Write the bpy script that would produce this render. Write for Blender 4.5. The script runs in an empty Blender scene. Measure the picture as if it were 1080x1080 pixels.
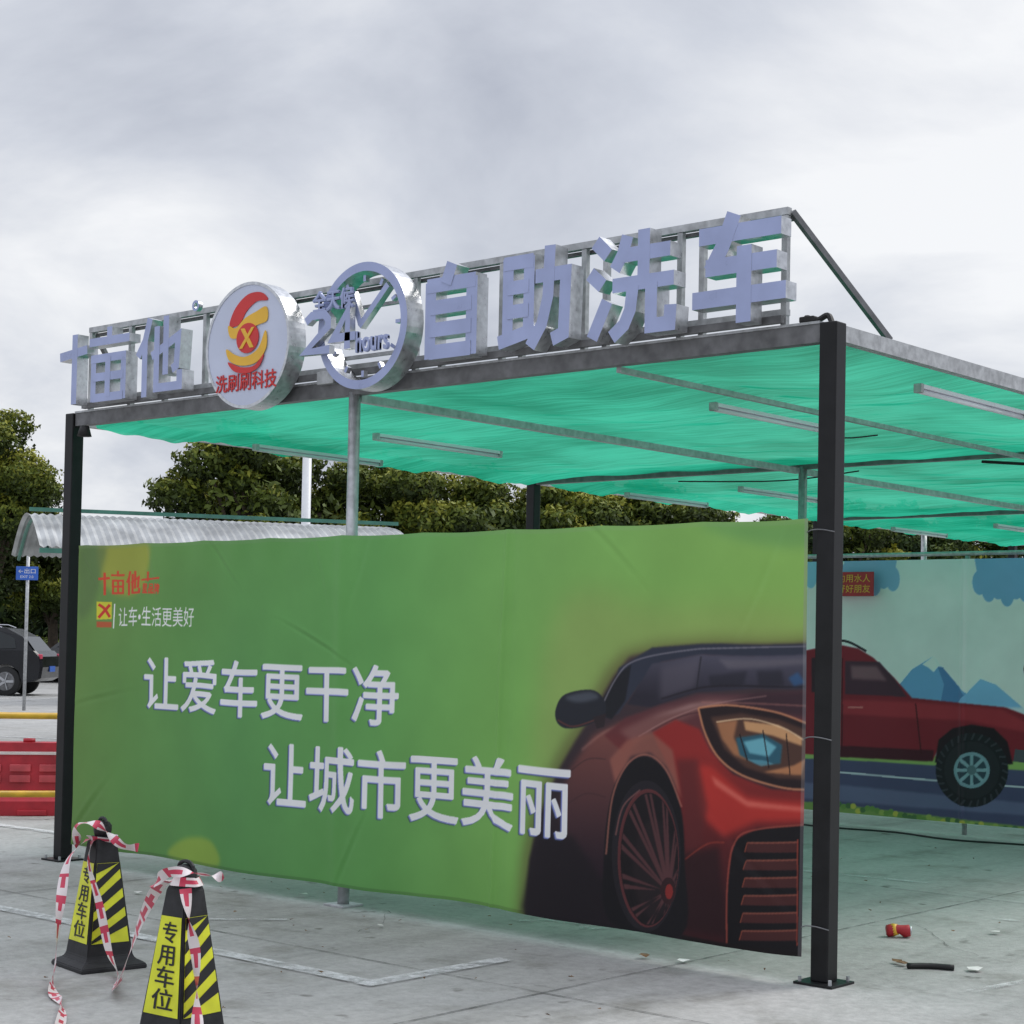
import bpy, bmesh, math, random
import numpy as np
from mathutils import Matrix, Vector
random.seed(7); rng=np.random.default_rng(11)
sc=bpy.context.scene
sc.view_settings.view_transform='Standard'; sc.view_settings.look='None'; sc.view_settings.exposure=0
col=sc.collection

# ------------------------------------------------------------------ camera
CAM=Vector((4.175,-6.961,1.5)); F=1850.0
cam=bpy.data.cameras.new("camera"); co=bpy.data.objects.new("camera",cam); col.objects.link(co)
sc.camera=co; cam.sensor_width=36; cam.lens=F/1080*36; cam.shift_y=0.076; cam.clip_end=4000
co.matrix_world=Matrix.Translation(CAM)@Matrix.Rotation(math.radians(41),4,'Z')@Matrix.Rotation(math.radians(91.8),4,'X')@Matrix.Rotation(0.02,4,'Z')
RM=co.matrix_world.to_3x3()

def at(r,t):            # bearing (tangent) and distance from the survey point -> ground X,Y
    x=r*t; return (4.175+.7547*x-.6561*t, -6.961+.6561*x+.7547*t)

# ------------------------------------------------------------------ materials
def newmat(name):
    m=bpy.data.materials.new(name); m.use_nodes=True
    return m,m.node_tree,m.node_tree.nodes['Principled BSDF']
def pmat(name,c,rough=.5,metal=0,var=.12,scale=6,bump=0,spec=None,c2=None,detail=5):
    m,nt,b=newmat(name); N=nt.nodes; L=nt.links
    tc=N.new('ShaderNodeTexCoord'); nz=N.new('ShaderNodeTexNoise'); nz.inputs['Scale'].default_value=scale; nz.inputs['Detail'].default_value=detail
    L.new(tc.outputs['Object'],nz.inputs['Vector'])
    cr=N.new('ShaderNodeValToRGB'); cr.color_ramp.elements[0].position=.3; cr.color_ramp.elements[1].position=.7
    a=tuple(x*(1-var) for x in c); z=c2 or tuple(min(1,x*(1+var)) for x in c)
    cr.color_ramp.elements[0].color=(*a,1); cr.color_ramp.elements[1].color=(*z,1)
    L.new(nz.outputs['Fac'],cr.inputs['Fac']); L.new(cr.outputs['Color'],b.inputs['Base Color'])
    b.inputs['Metallic'].default_value=metal
    mr=N.new('ShaderNodeMapRange'); mr.inputs['To Min'].default_value=max(0,rough-.1); mr.inputs['To Max'].default_value=min(1,rough+.12)
    L.new(nz.outputs['Fac'],mr.inputs['Value']); L.new(mr.outputs[0],b.inputs['Roughness'])
    if spec is not None: b.inputs['Specular IOR Level'].default_value=spec
    if bump:
        bp=N.new('ShaderNodeBump'); bp.inputs['Strength'].default_value=bump; bp.inputs['Distance'].default_value=.01
        L.new(nz.outputs['Fac'],bp.inputs['Height']); L.new(bp.outputs[0],b.inputs['Normal'])
    return m
M={}
M['blackpaint']=pmat('black_paint',(.009,.009,.010),.38,0,.35,9,spec=.3)
M['galv']=pmat('galvanised_steel',(.44,.45,.46),.45,.45,.25,22)
M['galvdark']=pmat('weathered_steel',(.17,.17,.175),.5,.5,.3,14)
M['chrome']=pmat('brushed_steel',(.62,.63,.65),.30,.88,.18,30)
M['acryl']=pmat('sky_shaded_acrylic',(.36,.41,.64),.30,0,.10,5)  # white faces; bluish shade from the sky is put into this colour
M['disc']=pmat('disc_acrylic',(.56,.60,.74),.32,0,.06,4)
M['red']=pmat('sign_red',(.60,.03,.03),.4,0,.08,6)
M['darkred']=pmat('notice_red',(.45,.02,.03),.5,0,.08,6)
M['yellow']=pmat('sign_yellow',(.80,.46,.04),.4,0,.08,6)
M['white']=pmat('white_plastic',(.75,.76,.78),.4,0,.05,6)
M['rubber']=pmat('black_rubber',(.018,.018,.020),.62,0,.5,20,.3)
M['neon']=pmat('reflective_yellow',(.72,.74,.03),.38,0,.16,9)
M['blackink']=pmat('black_ink',(.012,.012,.012),.5,0,.1,8)
M['tapered']=pmat('tape_red',(.58,.05,.10),.35,0,.1,14)
M['tapewhite']=pmat('tape_white',(.76,.68,.68),.35,0,.06,14)
M['barred']=pmat('red_plastic',(.42,.02,.035),.5,0,.3,5)
M['barred2']=pmat('red_plastic_light',(.58,.08,.10),.5,0,.3,5)
M['railyellow']=pmat('yellow_paint',(.66,.38,.03),.45,0,.2,8)
M['carblack']=pmat('car_paint_black',(.008,.009,.012),.22,.0,.2,3,spec=.4)
M['glass']=pmat('tinted_glass',(.012,.016,.018),.08,0,.1,3)
M['tyre']=pmat('tyre',(.02,.02,.02),.8,0,.2,30)
M['alloy']=pmat('alloy_wheel',(.45,.46,.48),.3,.8,.1,12)
M['bark']=pmat('bark',(.09,.07,.05),.9,0,.35,10,.6)
M['tin']=pmat('corrugated_sheet',(.40,.41,.41),.5,.25,.35,2.5)
M['greensteel']=pmat('green_steel',(.06,.20,.15),.5,0,.2,6)
M['blue']=pmat('sign_blue',(.03,.12,.50),.4,0,.1,6)
M['cable']=pmat('cable_black',(.012,.012,.012),.6,0,.2,20)
M['paper']=pmat('paper',(.70,.69,.66),.8,0,.1,20)
M['leaf']=pmat('dry_leaf',(.16,.09,.04),.8,0,.4,20)
M['tubelight']=pmat('tube_light',(.80,.82,.88),.3,0,.04,8)

# ------------------------------------------------------------------ mesh helpers
def link(o,parent=None):
    col.objects.link(o)
    if parent: o.parent=parent
    return o
def empty(name,loc=(0,0,0),rot=0):
    e=bpy.data.objects.new(name,None); e.location=loc; e.rotation_euler=(0,0,rot); e.empty_display_size=.2; col.objects.link(e); return e
def mesh(name,v,f,mats,parent=None,smooth=False,mi=None):
    me=bpy.data.meshes.new(name); me.from_pydata([tuple(p) for p in v],[],f); 
    for m in (mats if isinstance(mats,(list,tuple)) else [mats]): me.materials.append(m)
    if mi is not None: me.polygons.foreach_set('material_index',mi)
    if smooth: me.polygons.foreach_set('use_smooth',[True]*len(f))
    me.update(); return link(bpy.data.objects.new(name,me),parent)
def fixn(o):
    bm=bmesh.new(); bm.from_mesh(o.data); bmesh.ops.recalc_face_normals(bm,faces=bm.faces); bm.to_mesh(o.data); bm.free(); return o
def box(name,lo,hi,mat,parent=None,bev=0):
    x0,y0,z0=lo;x1,y1,z1=hi
    v=[(x0,y0,z0),(x1,y0,z0),(x1,y1,z0),(x0,y1,z0),(x0,y0,z1),(x1,y0,z1),(x1,y1,z1),(x0,y1,z1)]
    f=[(0,3,2,1),(4,5,6,7),(0,1,5,4),(1,2,6,5),(2,3,7,6),(3,0,4,7)]
    o=mesh(name,v,f,mat,parent)
    if bev:
        bm=bmesh.new(); bm.from_mesh(o.data); bmesh.ops.bevel(bm,geom=bm.edges[:],offset=bev,segments=2,affect='EDGES',profile=.5); bm.to_mesh(o.data); bm.free()
    return o
def beam(name,a,b,w,h,mat,parent=None):   # square bar between two points
    a=Vector(a);b=Vector(b);d=(b-a).normalized(); up=Vector((0,0,1)) if abs(d.z)<.95 else Vector((0,1,0))
    s=d.cross(up).normalized()*w/2; u=s.cross(d).normalized()*h/2
    v=[a-s-u,a+s-u,a+s+u,a-s+u,b-s-u,b+s-u,b+s+u,b-s+u]
    f=[(0,1,2,3),(7,6,5,4),(0,4,5,1),(1,5,6,2),(2,6,7,3),(3,7,4,0)]
    o=mesh(name,v,f,mat,parent); return fixn(o)
def tube(name,pts,r,mat,parent=None,seg=8,cap=True):
    pts=[Vector(p) for p in pts]; v=[];f=[]; n=len(pts)
    rr=r if isinstance(r,(list,tuple)) else [r]*n
    for i,p in enumerate(pts):
        d=(pts[min(i+1,n-1)]-pts[max(i-1,0)]).normalized()
        up=Vector((0,0,1)) if abs(d.z)<.9 else Vector((0,1,0))
        s=d.cross(up).normalized(); u=s.cross(d).normalized()
        for k in range(seg):
            a=2*math.pi*k/seg; v.append(p+s*math.cos(a)*rr[i]+u*math.sin(a)*rr[i])
    for i in range(n-1):
        for k in range(seg):
            f.append((i*seg+k,i*seg+(k+1)%seg,(i+1)*seg+(k+1)%seg,(i+1)*seg+k))
    if cap: f.append(tuple(range(seg))[::-1]); f.append(tuple(range((n-1)*seg,n*seg)))
    return fixn(mesh(name,v,f,mat,parent,smooth=seg>6))
def cr(pts,n=8,closed=False):
    P=[np.array(p,float) for p in pts]; out=[]; N=len(P)
    for i in range(N if closed else N-1):
        if closed: p0,p1,p2,p3=P[(i-1)%N],P[i],P[(i+1)%N],P[(i+2)%N]
        else: p0,p1,p2,p3=P[max(i-1,0)],P[i],P[i+1],P[min(i+2,N-1)]
        for k in range(n):
            t=k/n; out.append(.5*((2*p1)+(-p0+p2)*t+(2*p0-5*p1+4*p2-p3)*t*t+(-p0+3*p1-3*p2+p3)*t**3))
    if not closed: out.append(P[-1])
    return [tuple(p) for p in out]
def prism(name,poly,yf,yb,mf,ms,parent=None):  # poly in x,z; front face at yf (towards -Y)
    n=len(poly)
    area=sum(poly[i][0]*poly[(i+1)%n][1]-poly[(i+1)%n][0]*poly[i][1] for i in range(n))
    if area<0: poly=poly[::-1]
    v=[(x,yf,z) for x,z in poly]+[(x,yb,z) for x,z in poly]
    f=[tuple(range(n)),tuple(range(2*n-1,n-1,-1))]+[(i,i+n,(i+1)%n+n,(i+1)%n) for i in range(n)]
    return mesh(name,v,f,[mf,ms],parent,mi=[0]+[1]*(n+1))
def strokepoly(pts,w):
    P=[Vector(p) for p in pts]; n=len(P); L=[];R=[]
    for i,p in enumerate(P):
        if i==0: d=(P[1]-P[0]).normalized(); nn=Vector((-d.y,d.x)); k=1
        elif i==n-1: d=(P[-1]-P[-2]).normalized(); nn=Vector((-d.y,d.x)); k=1
        else:
            d1=(P[i]-P[i-1]).normalized(); d2=(P[i+1]-P[i]).normalized()
            n1=Vector((-d1.y,d1.x)); n2=Vector((-d2.y,d2.x)); nn=(n1+n2).normalized(); k=1/max(.45,nn.dot(n1))
        L.append(p+nn*w/2*k); R.append(p-nn*w/2*k)
    return [(p.x,p.y) for p in L+R[::-1]]
def glyph(parent,name,strokes,x0,z0,sx,sz,w,yf,depth,mats=None):
    V=[];Fc=[];MI=[]
    for k,s in enumerate(strokes):
        poly=strokepoly([(x0+p[0]*sx,z0+p[1]*sz) for p in s],w)
        n=len(poly); a=sum(poly[i][0]*poly[(i+1)%n][1]-poly[(i+1)%n][0]*poly[i][1] for i in range(n))
        if a<0: poly=poly[::-1]
        y=yf-k*.0012; b=len(V); yb=yf+depth+k*.0009
        V+=[(x,y,z) for x,z in poly]+[(x,yb,z) for x,z in poly]
        m=n//2
        for i in range(m-1):
            Fc.append((b+i,b+i+1,b+n-2-i,b+n-1-i)); MI.append(0)
            Fc.append((b+n+i,b+2*n-1-i,b+2*n-2-i,b+n+i+1)); MI.append(1)
        for i in range(n): Fc.append((b+i,b+i+n,b+(i+1)%n+n,b+(i+1)%n)); MI.append(1)
    return fixn(mesh(name,V,Fc,mats or [M['acryl'],M['chrome']],parent,mi=MI))
def textmesh(body,size=1,extrude=0):
    t=bpy.data.curves.new('t','FONT'); t.body=body; t.size=size; t.extrude=extrude; t.resolution_u=4
    o=bpy.data.objects.new('t',t); col.objects.link(o); bpy.context.view_layer.update()
    d=bpy.context.evaluated_depsgraph_get(); me=bpy.data.meshes.new_from_object(o.evaluated_get(d))
    bpy.data.objects.remove(o); return me
def textobj(name,body,x0,z0,x1,z1,y,mat,parent,extrude=0.0):
    me=textmesh(body,1,extrude); me.name=name
    c=np.empty(len(me.vertices)*3); me.vertices.foreach_get('co',c); c=c.reshape(-1,3)
    mn=c.min(0);mx=c.max(0); out=np.empty_like(c)
    out[:,0]=x0+(c[:,0]-mn[0])/(mx[0]-mn[0])*(x1-x0); out[:,2]=z0+(c[:,1]-mn[1])/(mx[1]-mn[1])*(z1-z0); out[:,1]=y-c[:,2]
    me.vertices.foreach_set('co',out.ravel()); me.materials.clear(); me.materials.append(mat); me.update()
    return link(bpy.data.objects.new(name,me),parent)
def boldtext(name,body,x0,z0,x1,z1,y,mat,parent,ex,dx):
    for k,(ox,oz) in enumerate(((0,0),(dx,0),(0,dx),(dx,dx))):
        textobj(name,body,x0+ox,z0+oz,x1+ox,z1+oz,y-.0008*k,mat,parent,ex)

# ------------------------------------------------------------------ world and sun
SE=math.radians(48); SR=math.radians(20)
w=bpy.data.worlds.new("World"); sc.world=w; w.use_nodes=True; nt=w.node_tree; N=nt.nodes; L=nt.links
bg=N['Background']; sky=N.new('ShaderNodeTexSky'); sky.sky_type='NISHITA'; sky.sun_disc=False; sky.sun_elevation=SE; sky.sun_rotation=SR
tc=N.new('ShaderNodeTexCoord'); sep=N.new('ShaderNodeSeparateXYZ'); L.new(tc.outputs['Generated'],sep.inputs[0])
def math_(op,a,b=None):
    n=N.new('ShaderNodeMath'); n.operation=op
    for i,s in enumerate((a,b)):
        if s is None: continue
        if isinstance(s,(int,float)): n.inputs[i].default_value=s
        else: L.new(s,n.inputs[i])
    return n.outputs[0]
zz=math_('MAXIMUM',sep.outputs['Z'],0.0); den=math_('ADD',zz,.26)
cx=math_('DIVIDE',sep.outputs['X'],den); cy=math_('DIVIDE',sep.outputs['Y'],den)
cmb=N.new('ShaderNodeCombineXYZ'); L.new(cx,cmb.inputs[0]); L.new(cy,cmb.inputs[1]); cmb.inputs[2].default_value=7.4
n1=N.new('ShaderNodeTexNoise'); n1.inputs['Scale'].default_value=1.9; n1.inputs['Detail'].default_value=9; n1.inputs['Roughness'].default_value=.54; n1.inputs['Distortion'].default_value=.35
L.new(cmb.outputs[0],n1.inputs['Vector'])
def patch(r,up_,pw,am):
    d=N.new('ShaderNodeVectorMath'); d.operation='DOT_PRODUCT'; L.new(tc.outputs['Generated'],d.inputs[0]); bx,by=at(r,1); d.inputs[1].default_value=Vector((bx-4.175,by+6.961,up_)).normalized()
    return math_('MULTIPLY',math_('POWER',math_('MAXIMUM',d.outputs['Value'],0),pw),am)
# thinner, brighter cloud low on the right-hand side and low left
nf=math_('ADD',math_('ADD',n1.outputs['Fac'],patch(.27,.22,60,.20)),patch(-.30,.15,110,.16))
ramp=N.new('ShaderNodeValToRGB'); e=ramp.color_ramp.elements
e[0].position=.36; e[0].color=(.48,.51,.59,1); e[1].position=.74; e[1].color=(.95,.96,.98,1)
m=ramp.color_ramp.elements.new(.53); m.color=(.66,.69,.76,1)
L.new(nf,ramp.inputs['Fac'])
br=math_('ADD',1.0,math_('MULTIPLY',math_('MAXIMUM',math_('SUBTRACT',zz,.38),0),2.1))
mul=N.new('ShaderNodeVectorMath'); mul.operation='SCALE'; L.new(ramp.outputs['Color'],mul.inputs[0]); L.new(br,mul.inputs['Scale'])
sks=N.new('ShaderNodeVectorMath'); sks.operation='SCALE'; L.new(sky.outputs[0],sks.inputs[0]); sks.inputs['Scale'].default_value=.1
mix=N.new('ShaderNodeMix'); mix.data_type='RGBA'; mix.inputs['Factor'].default_value=.94
L.new(sks.outputs[0],mix.inputs['A']); L.new(mul.outputs[0],mix.inputs['B']); L.new(mix.outputs['Result'],bg.inputs['Color']); bg.inputs['Strength'].default_value=1.0
sl=bpy.data.lights.new('sun','SUN'); sl.energy=1.5; sl.angle=math.radians(18); sl.color=(1,.97,.92)
so=bpy.data.objects.new('sun',sl); col.objects.link(so)
sd=Vector((math.sin(SR)*math.cos(SE),math.cos(SR)*math.cos(SE),math.sin(SE)))
so.rotation_euler=sd.to_track_quat('Z','Y').to_euler(); so.location=sd*30

# ------------------------------------------------------------------ ground
def ground_mat():
    m,nt,b=newmat('concrete'); N=nt.nodes; L=nt.links
    tc=N.new('ShaderNodeTexCoord')
    def noise(s,d=6,r=.6,vec=None):
        n=N.new('ShaderNodeTexNoise'); n.inputs['Scale'].default_value=s; n.inputs['Detail'].default_value=d; n.inputs['Roughness'].default_value=r
        L.new(vec or tc.outputs['Object'],n.inputs['Vector']); return n.outputs['Fac']
    def rp(f,p0,c0,p1,c1):
        a=N.new('ShaderNodeValToRGB'); L.new(f,a.inputs['Fac']); e=a.color_ramp.elements
        e[0].position=p0; e[0].color=(*c0,1); e[1].position=p1; e[1].color=(*c1,1); return a.outputs[0]
    def mulc(x,y):
        k=N.new('ShaderNodeMix'); k.data_type='RGBA'; k.blend_type='MULTIPLY'; k.inputs['Factor'].default_value=1; L.new(x,k.inputs['A']); L.new(y,k.inputs['B']); return k.outputs['Result']
    s=rp(noise(.55,9,.68),.32,(.345,.345,.335),.66,(.50,.495,.48))
    s=mulc(s,rp(noise(18,8,.80),.3,(.72,.72,.72),.62,(1.06,1.06,1.06)))
    s=mulc(s,rp(noise(2.1,4,.6),.30,(.70,.69,.66),.46,(1,1,1)))
    s=mulc(s,rp(noise(5.5,3,.5),.26,(.50,.49,.47),.34,(1,1,1)))
    mp=N.new('ShaderNodeMapping'); mp.inputs['Scale'].default_value=(2.6,.22,1); L.new(tc.outputs['Object'],mp.inputs[0])
    s=mulc(s,rp(noise(1.0,5,.6,mp.outputs[0]),.33,(.78,.78,.77),.50,(1,1,1)))
    sp=N.new('ShaderNodeSeparateXYZ'); L.new(tc.outputs['Object'],sp.inputs[0]); cb=N.new('ShaderNodeCombineXYZ')
    for i,(off,sz) in enumerate(((.7,4.0),(-3.1,4.2))):
        a=N.new('ShaderNodeMath'); a.operation='ADD'; a.inputs[1].default_value=off; L.new(sp.outputs[i],a.inputs[0])
        d=N.new('ShaderNodeMath'); d.operation='DIVIDE'; d.inputs[1].default_value=sz; L.new(a.outputs[0],d.inputs[0])
        f=N.new('ShaderNodeMath'); f.operation='FLOOR'; L.new(d.outputs[0],f.inputs[0]); L.new(f.outputs[0],cb.inputs[i])
    wn=N.new('ShaderNodeTexWhiteNoise'); L.new(cb.outputs[0],wn.inputs['Vector']); s=mulc(s,rp(wn.outputs['Value'],0,(.90,.90,.89),1,(1.04,1.04,1.04)))
    L.new(s,b.inputs['Base Color']); b.inputs['Roughness'].default_value=.8
    bp=N.new('ShaderNodeBump'); bp.inputs['Strength'].default_value=.45; bp.inputs['Distance'].default_value=.01; L.new(noise(45,4,.7),bp.inputs['Height']); L.new(bp.outputs[0],b.inputs['Normal'])
    return m
GM=ground_mat()
S=1500; mesh('ground',[(-S,-S,0),(S,-S,0),(S,S,0),(-S,S,0)],[(0,1,2,3)],GM)
def paint_mat(name,cov,c,soft=.13,sc_=9):
    m,nt,b=newmat(name); N=nt.nodes; L=nt.links
    tc=N.new('ShaderNodeTexCoord'); n=N.new('ShaderNodeTexNoise'); n.inputs['Scale'].default_value=sc_; n.inputs['Detail'].default_value=9; n.inputs['Roughness'].default_value=.75
    L.new(tc.outputs['Object'],n.inputs['Vector']); r=N.new('ShaderNodeValToRGB'); L.new(n.outputs['Fac'],r.inputs['Fac'])
    e=r.color_ramp.elements; e[0].position=cov; e[0].color=(0,0,0,1); e[1].position=cov+soft; e[1].color=(1,1,1,1)
    tr=N.new('ShaderNodeBsdfTransparent'); mx=N.new('ShaderNodeMixShader'); L.new(r.outputs[0],mx.inputs[0]); L.new(tr.outputs[0],mx.inputs[1]); L.new(b.outputs[0],mx.inputs[2])
    b.inputs['Base Color'].default_value=(*c,1); b.inputs['Roughness'].default_value=.75
    L.new(mx.outputs[0],N['Material Output'].inputs['Surface']); return m
PW=paint_mat('worn_paint',.33,(.66,.67,.67),.30); PF=paint_mat('faded_paint',.42,(.66,.67,.67),.3); CRK=paint_mat('joint_dark',.36,(.15,.15,.145),.3,5)
def strip(V,F_,a,b,w,z):
    a=Vector(a);b=Vector(b); d=(b-a).normalized(); n=Vector((-d.y,d.x))*w/2; k=len(V)
    V+=[(*(a-n),z),(*(b-n),z),(*(b+n),z),(*(a+n),z)]; F_.append((k,k+1,k+2,k+3))
V=[];Fs=[]
strip(V,Fs,(-14,-1.46),(-1.35,-1.5),.10,.008); strip(V,Fs,(-1.34,-1.56),(-1.33,-.62),.10,.0085)
strip(V,Fs,(-6.7,.9),(-12,.75),.10,.008)
for k in range(8):
    X,Y=at(-.36+.02*k,40); strip(V,Fs,(X,Y),(X-2.6,Y+4.0),.12,.008)
strip(V,Fs,at(-.40,39.8),at(-.1,39.8),.12,.0085); strip(V,Fs,at(-.40,27),at(-.2,25),.12,.0085)
mesh('parking_line',V,Fs,PW)
V=[];Fs=[]
for a,b in [((-2.05,.30),(-1.85,.62)),((-1.85,.62),(-1.62,.34)),((-1.62,.34),(-1.5,.70)),((-1.95,.45),(-1.70,.48)),((-1.3,.45),(-1.2,.8)),((-1.2,.8),(-1.0,.5)),((-3.2,-.9),(-2.9,-.6)),((.6,.3),(.9,2.2)),((-.3,2.4),(.8,2.5)),((-.2,3.0),(.2,4.6)),((-2.2,3.4),(-1.2,3.5))]:
    strip(V,Fs,a,b,.05,.008)
mesh('faded_marking',V,Fs,PF)
V=[];Fs=[]
for x in (-12.7,-8.7,-4.7,-.7,3.3): strip(V,Fs,(x,-9),(x,40),.013,.004)
for y in (-5.3,-1.1,3.1,7.3,11.5): strip(V,Fs,(-30,y),(12,y),.012,.0044)
mesh('slab_joint',V,Fs,CRK)
V=[];Fs=[]; rg=np.random.default_rng(21)
for (x,y,a_) in ((-1.9,-2.3,.4),(.2,1.2,1.9),(-3.6,-.5,.9),(-.2,4.1,.3)):
    for k in range(26):
        a_+=rg.normal(0,.35); x2=x+.07*math.cos(a_); y2=y+.07*math.sin(a_); strip(V,Fs,(x,y),(x2,y2),rg.uniform(.003,.007),.0048); x,y=x2,y2
mesh('hairline_crack',V,Fs,CRK)

# ------------------------------------------------------------------ canopy frame
can=empty('car_wash_canopy')
XL,XR=-5.82,.035; BAY=[0,4.8,9.6,14.4]; XM=-3.10
for bx in (XL,XR):
    for y in BAY:
        box('post',(bx-.045,y-.045,.012),(bx+.045,y+.045,3.0),M['blackpaint'],can,.006)
        box('base_plate',(bx-.10,y-.10,.0),(bx+.10,y+.10,.012),M['blackpaint'],can,.002)
        for sx in(-.078,.078):
            for sy in(-.078,.078): tube('bolt',[(bx+sx,y+sy,.01),(bx+sx,y+sy,.035)],.009,M['galv'],can,6)
tube('middle_post',[(XM,.0,.01),(XM,.0,2.93)],.034,M['galv'],can,14)
box('base_plate',(XM-.08,-.08,0),(XM+.08,.08,.012),M['galv'],can,.002)
for y in (4.8,9.6,14.4): tube('middle_post',[(XM+.03,y,.01),(XM+.03,y,2.93)],.034,M['galv'],can,12)
tube('side_post',[(XL,12.0,.01),(XL,12.0,2.93)],.034,M['galv'],can,12)
tube('edge_post',[(-.03,.045,.01),(-.03,.045,2.12)],.012,M['greensteel'],can,8)
for y in BAY: beam('cross_beam',(XL+.05,y,2.955),(XR-.05,y,2.955),.06,.085,M['galvdark'],can)
beam('beam_cap',(XL+.05,-.012,3.004),(XR-.05,-.012,3.004),.05,.012,M['galv'],can)
for x in (XL,XR):
    for a,b in zip(BAY[:-1],BAY[1:]): beam('side_beam',(x,a+.05,2.957),(x,b-.05,2.957),.05,.075,M['galv'],can)
for x,s_ in ((XM,.045),(-1.22,.028)):
    for a,b in zip(BAY[:-1],BAY[1:]): beam('purlin',(x,a+.032,2.90),(x,b-.032,2.90),s_,s_,M['galv'],can)
for y0 in (1.1,5.4,10.2):
    for x in (-5.25,-4.05,-1.38,-.12):
        box('tube_light_housing',(x-.022,y0,2.850),(x+.022,y0+1.25,2.872),M['tubelight'],can,.003)
        tube('tube_light',[(x,y0+.02,2.836),(x,y0+1.23,2.836)],.014,M['tubelight'],can,8)
        for k in (0,1.22): box('end_cap',(x-.023,y0+k-.004,2.826),(x+.023,y0+k+.025,2.874),M['galv'],can,.003)
tube('wire',cr([(-1.38,2.35,2.85),(-1.42,2.6,2.83),(-1.30,2.8,2.86)],4),.005,M['cable'],can,5)
tube('wire',cr([(-2.6,4.84,2.88),(-3.3,4.86,2.84),(-4.3,4.86,2.88)],6),.006,M['cable'],can,5)
tube('wire',cr([(-.3,4.84,2.88),(-.9,4.86,2.84),(-1.6,4.86,2.9)],6),.012,M['cable'],can,5)
tube('lamp',[(-5.62,-.06,2.90),(-5.62,-.06,2.83)],[.03,.05],M['cable'],can,10)
tube('cable_loop',cr([(-.12,.0,3.0),(-.10,-.01,3.035),(-.05,.0,3.02),(.0,.01,3.04),(.03,.0,3.0)],5),.014,M['cable'],can,6)
box('connector',(-.13,-.03,3.012),(-.05,.03,3.04),M['cable'],can,.006)

# shade net
def net_mat():
    m,nt,b=newmat('shade_net'); N=nt.nodes; L=nt.links
    tc=N.new('ShaderNodeTexCoord'); mp=N.new('ShaderNodeMapping'); mp.inputs['Scale'].default_value=(1.0,30,1)
    L.new(tc.outputs['Object'],mp.inputs[0]); n=N.new('ShaderNodeTexNoise'); n.inputs['Scale'].default_value=1.0; n.inputs['Detail'].default_value=6; n.inputs['Roughness'].default_value=.75; L.new(mp.outputs[0],n.inputs['Vector'])
    n2=N.new('ShaderNodeTexNoise'); n2.inputs['Scale'].default_value=.9; n2.inputs['Detail'].default_value=3; L.new(tc.outputs['Object'],n2.inputs['Vector'])
    ad=N.new('ShaderNodeMath'); ad.operation='ADD'; L.new(n.outputs['Fac'],ad.inputs[0]); L.new(n2.outputs['Fac'],ad.inputs[1])
    hf=N.new('ShaderNodeMath'); hf.operation='MULTIPLY'; hf.inputs[1].default_value=.5; L.new(ad.outputs[0],hf.inputs[0])
    r=N.new('ShaderNodeValToRGB'); e=r.color_ramp.elements; e[0].position=.40; e[0].color=(.006,.27,.145,1); e[1].position=.60; e[1].color=(.045,.54,.33,1)
    L.new(hf.outputs[0],r.inputs['Fac'])
    di=N.new('ShaderNodeBsdfDiffuse'); ts=N.new('ShaderNodeBsdfTranslucent'); tr=N.new('ShaderNodeBsdfTransparent')
    L.new(r.outputs[0],di.inputs[0]); L.new(r.outputs[0],ts.inputs[0])
    m1=N.new('ShaderNodeMixShader'); m1.inputs[0].default_value=.64; L.new(di.outputs[0],m1.inputs[1]); L.new(ts.outputs[0],m1.inputs[2])
    m2=N.new('ShaderNodeMixShader'); m2.inputs[0].default_value=.05; L.new(m1.outputs[0],m2.inputs[1]); L.new(tr.outputs[0],m2.inputs[2])
    L.new(m2.outputs[0],N['Material Output'].inputs['Surface']); return m
nx,ny=150,420
xs=np.linspace(XL+.02,XR-.03,nx); ys=np.linspace(.045,14.3,ny)
Xg,Yg=np.meshgrid(xs,ys)
pur=np.array([XL,XM,-1.22,XR]); pt=np.zeros_like(Xg)
for a,b in zip(pur[:-1],pur[1:]):
    k=(Xg>=a)&(Xg<=b); pt[k]=np.sin(np.pi*(Xg[k]-a)/(b-a))
by=np.abs(np.sin(np.pi*Yg/2.4))
Z=2.95-.05*pt*by-.02*np.sin(Yg*2.1+Xg)*pt*.5+.008*np.sin(Yg*13+np.sin(Xg*2)*2)+.004*np.sin(Yg*31+Xg*3)+.007*np.sin(Xg*9+np.sin(Yg*1.7)*3)*pt
Z=np.where(np.abs(Yg%4.8-0)<.1,3.003,Z)
edge=np.clip(1-(Xg-XL)/.5,0,1); Xg=Xg+edge*(.05+.10*np.abs(np.sin(np.pi*Yg/1.2)))
Z=Z-edge*.06*np.abs(np.sin(np.pi*Yg/1.2))-edge*.02
v=np.stack([Xg.ravel(),Yg.ravel(),Z.ravel()],1)
idx=np.arange(nx*ny).reshape(ny,nx)
f=np.stack([idx[:-1,:-1].ravel(),idx[:-1,1:].ravel(),idx[1:,1:].ravel(),idx[1:,:-1].ravel()],1).tolist()
mesh('shade_net',v.tolist(),f,net_mat(),can,smooth=True)

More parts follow.
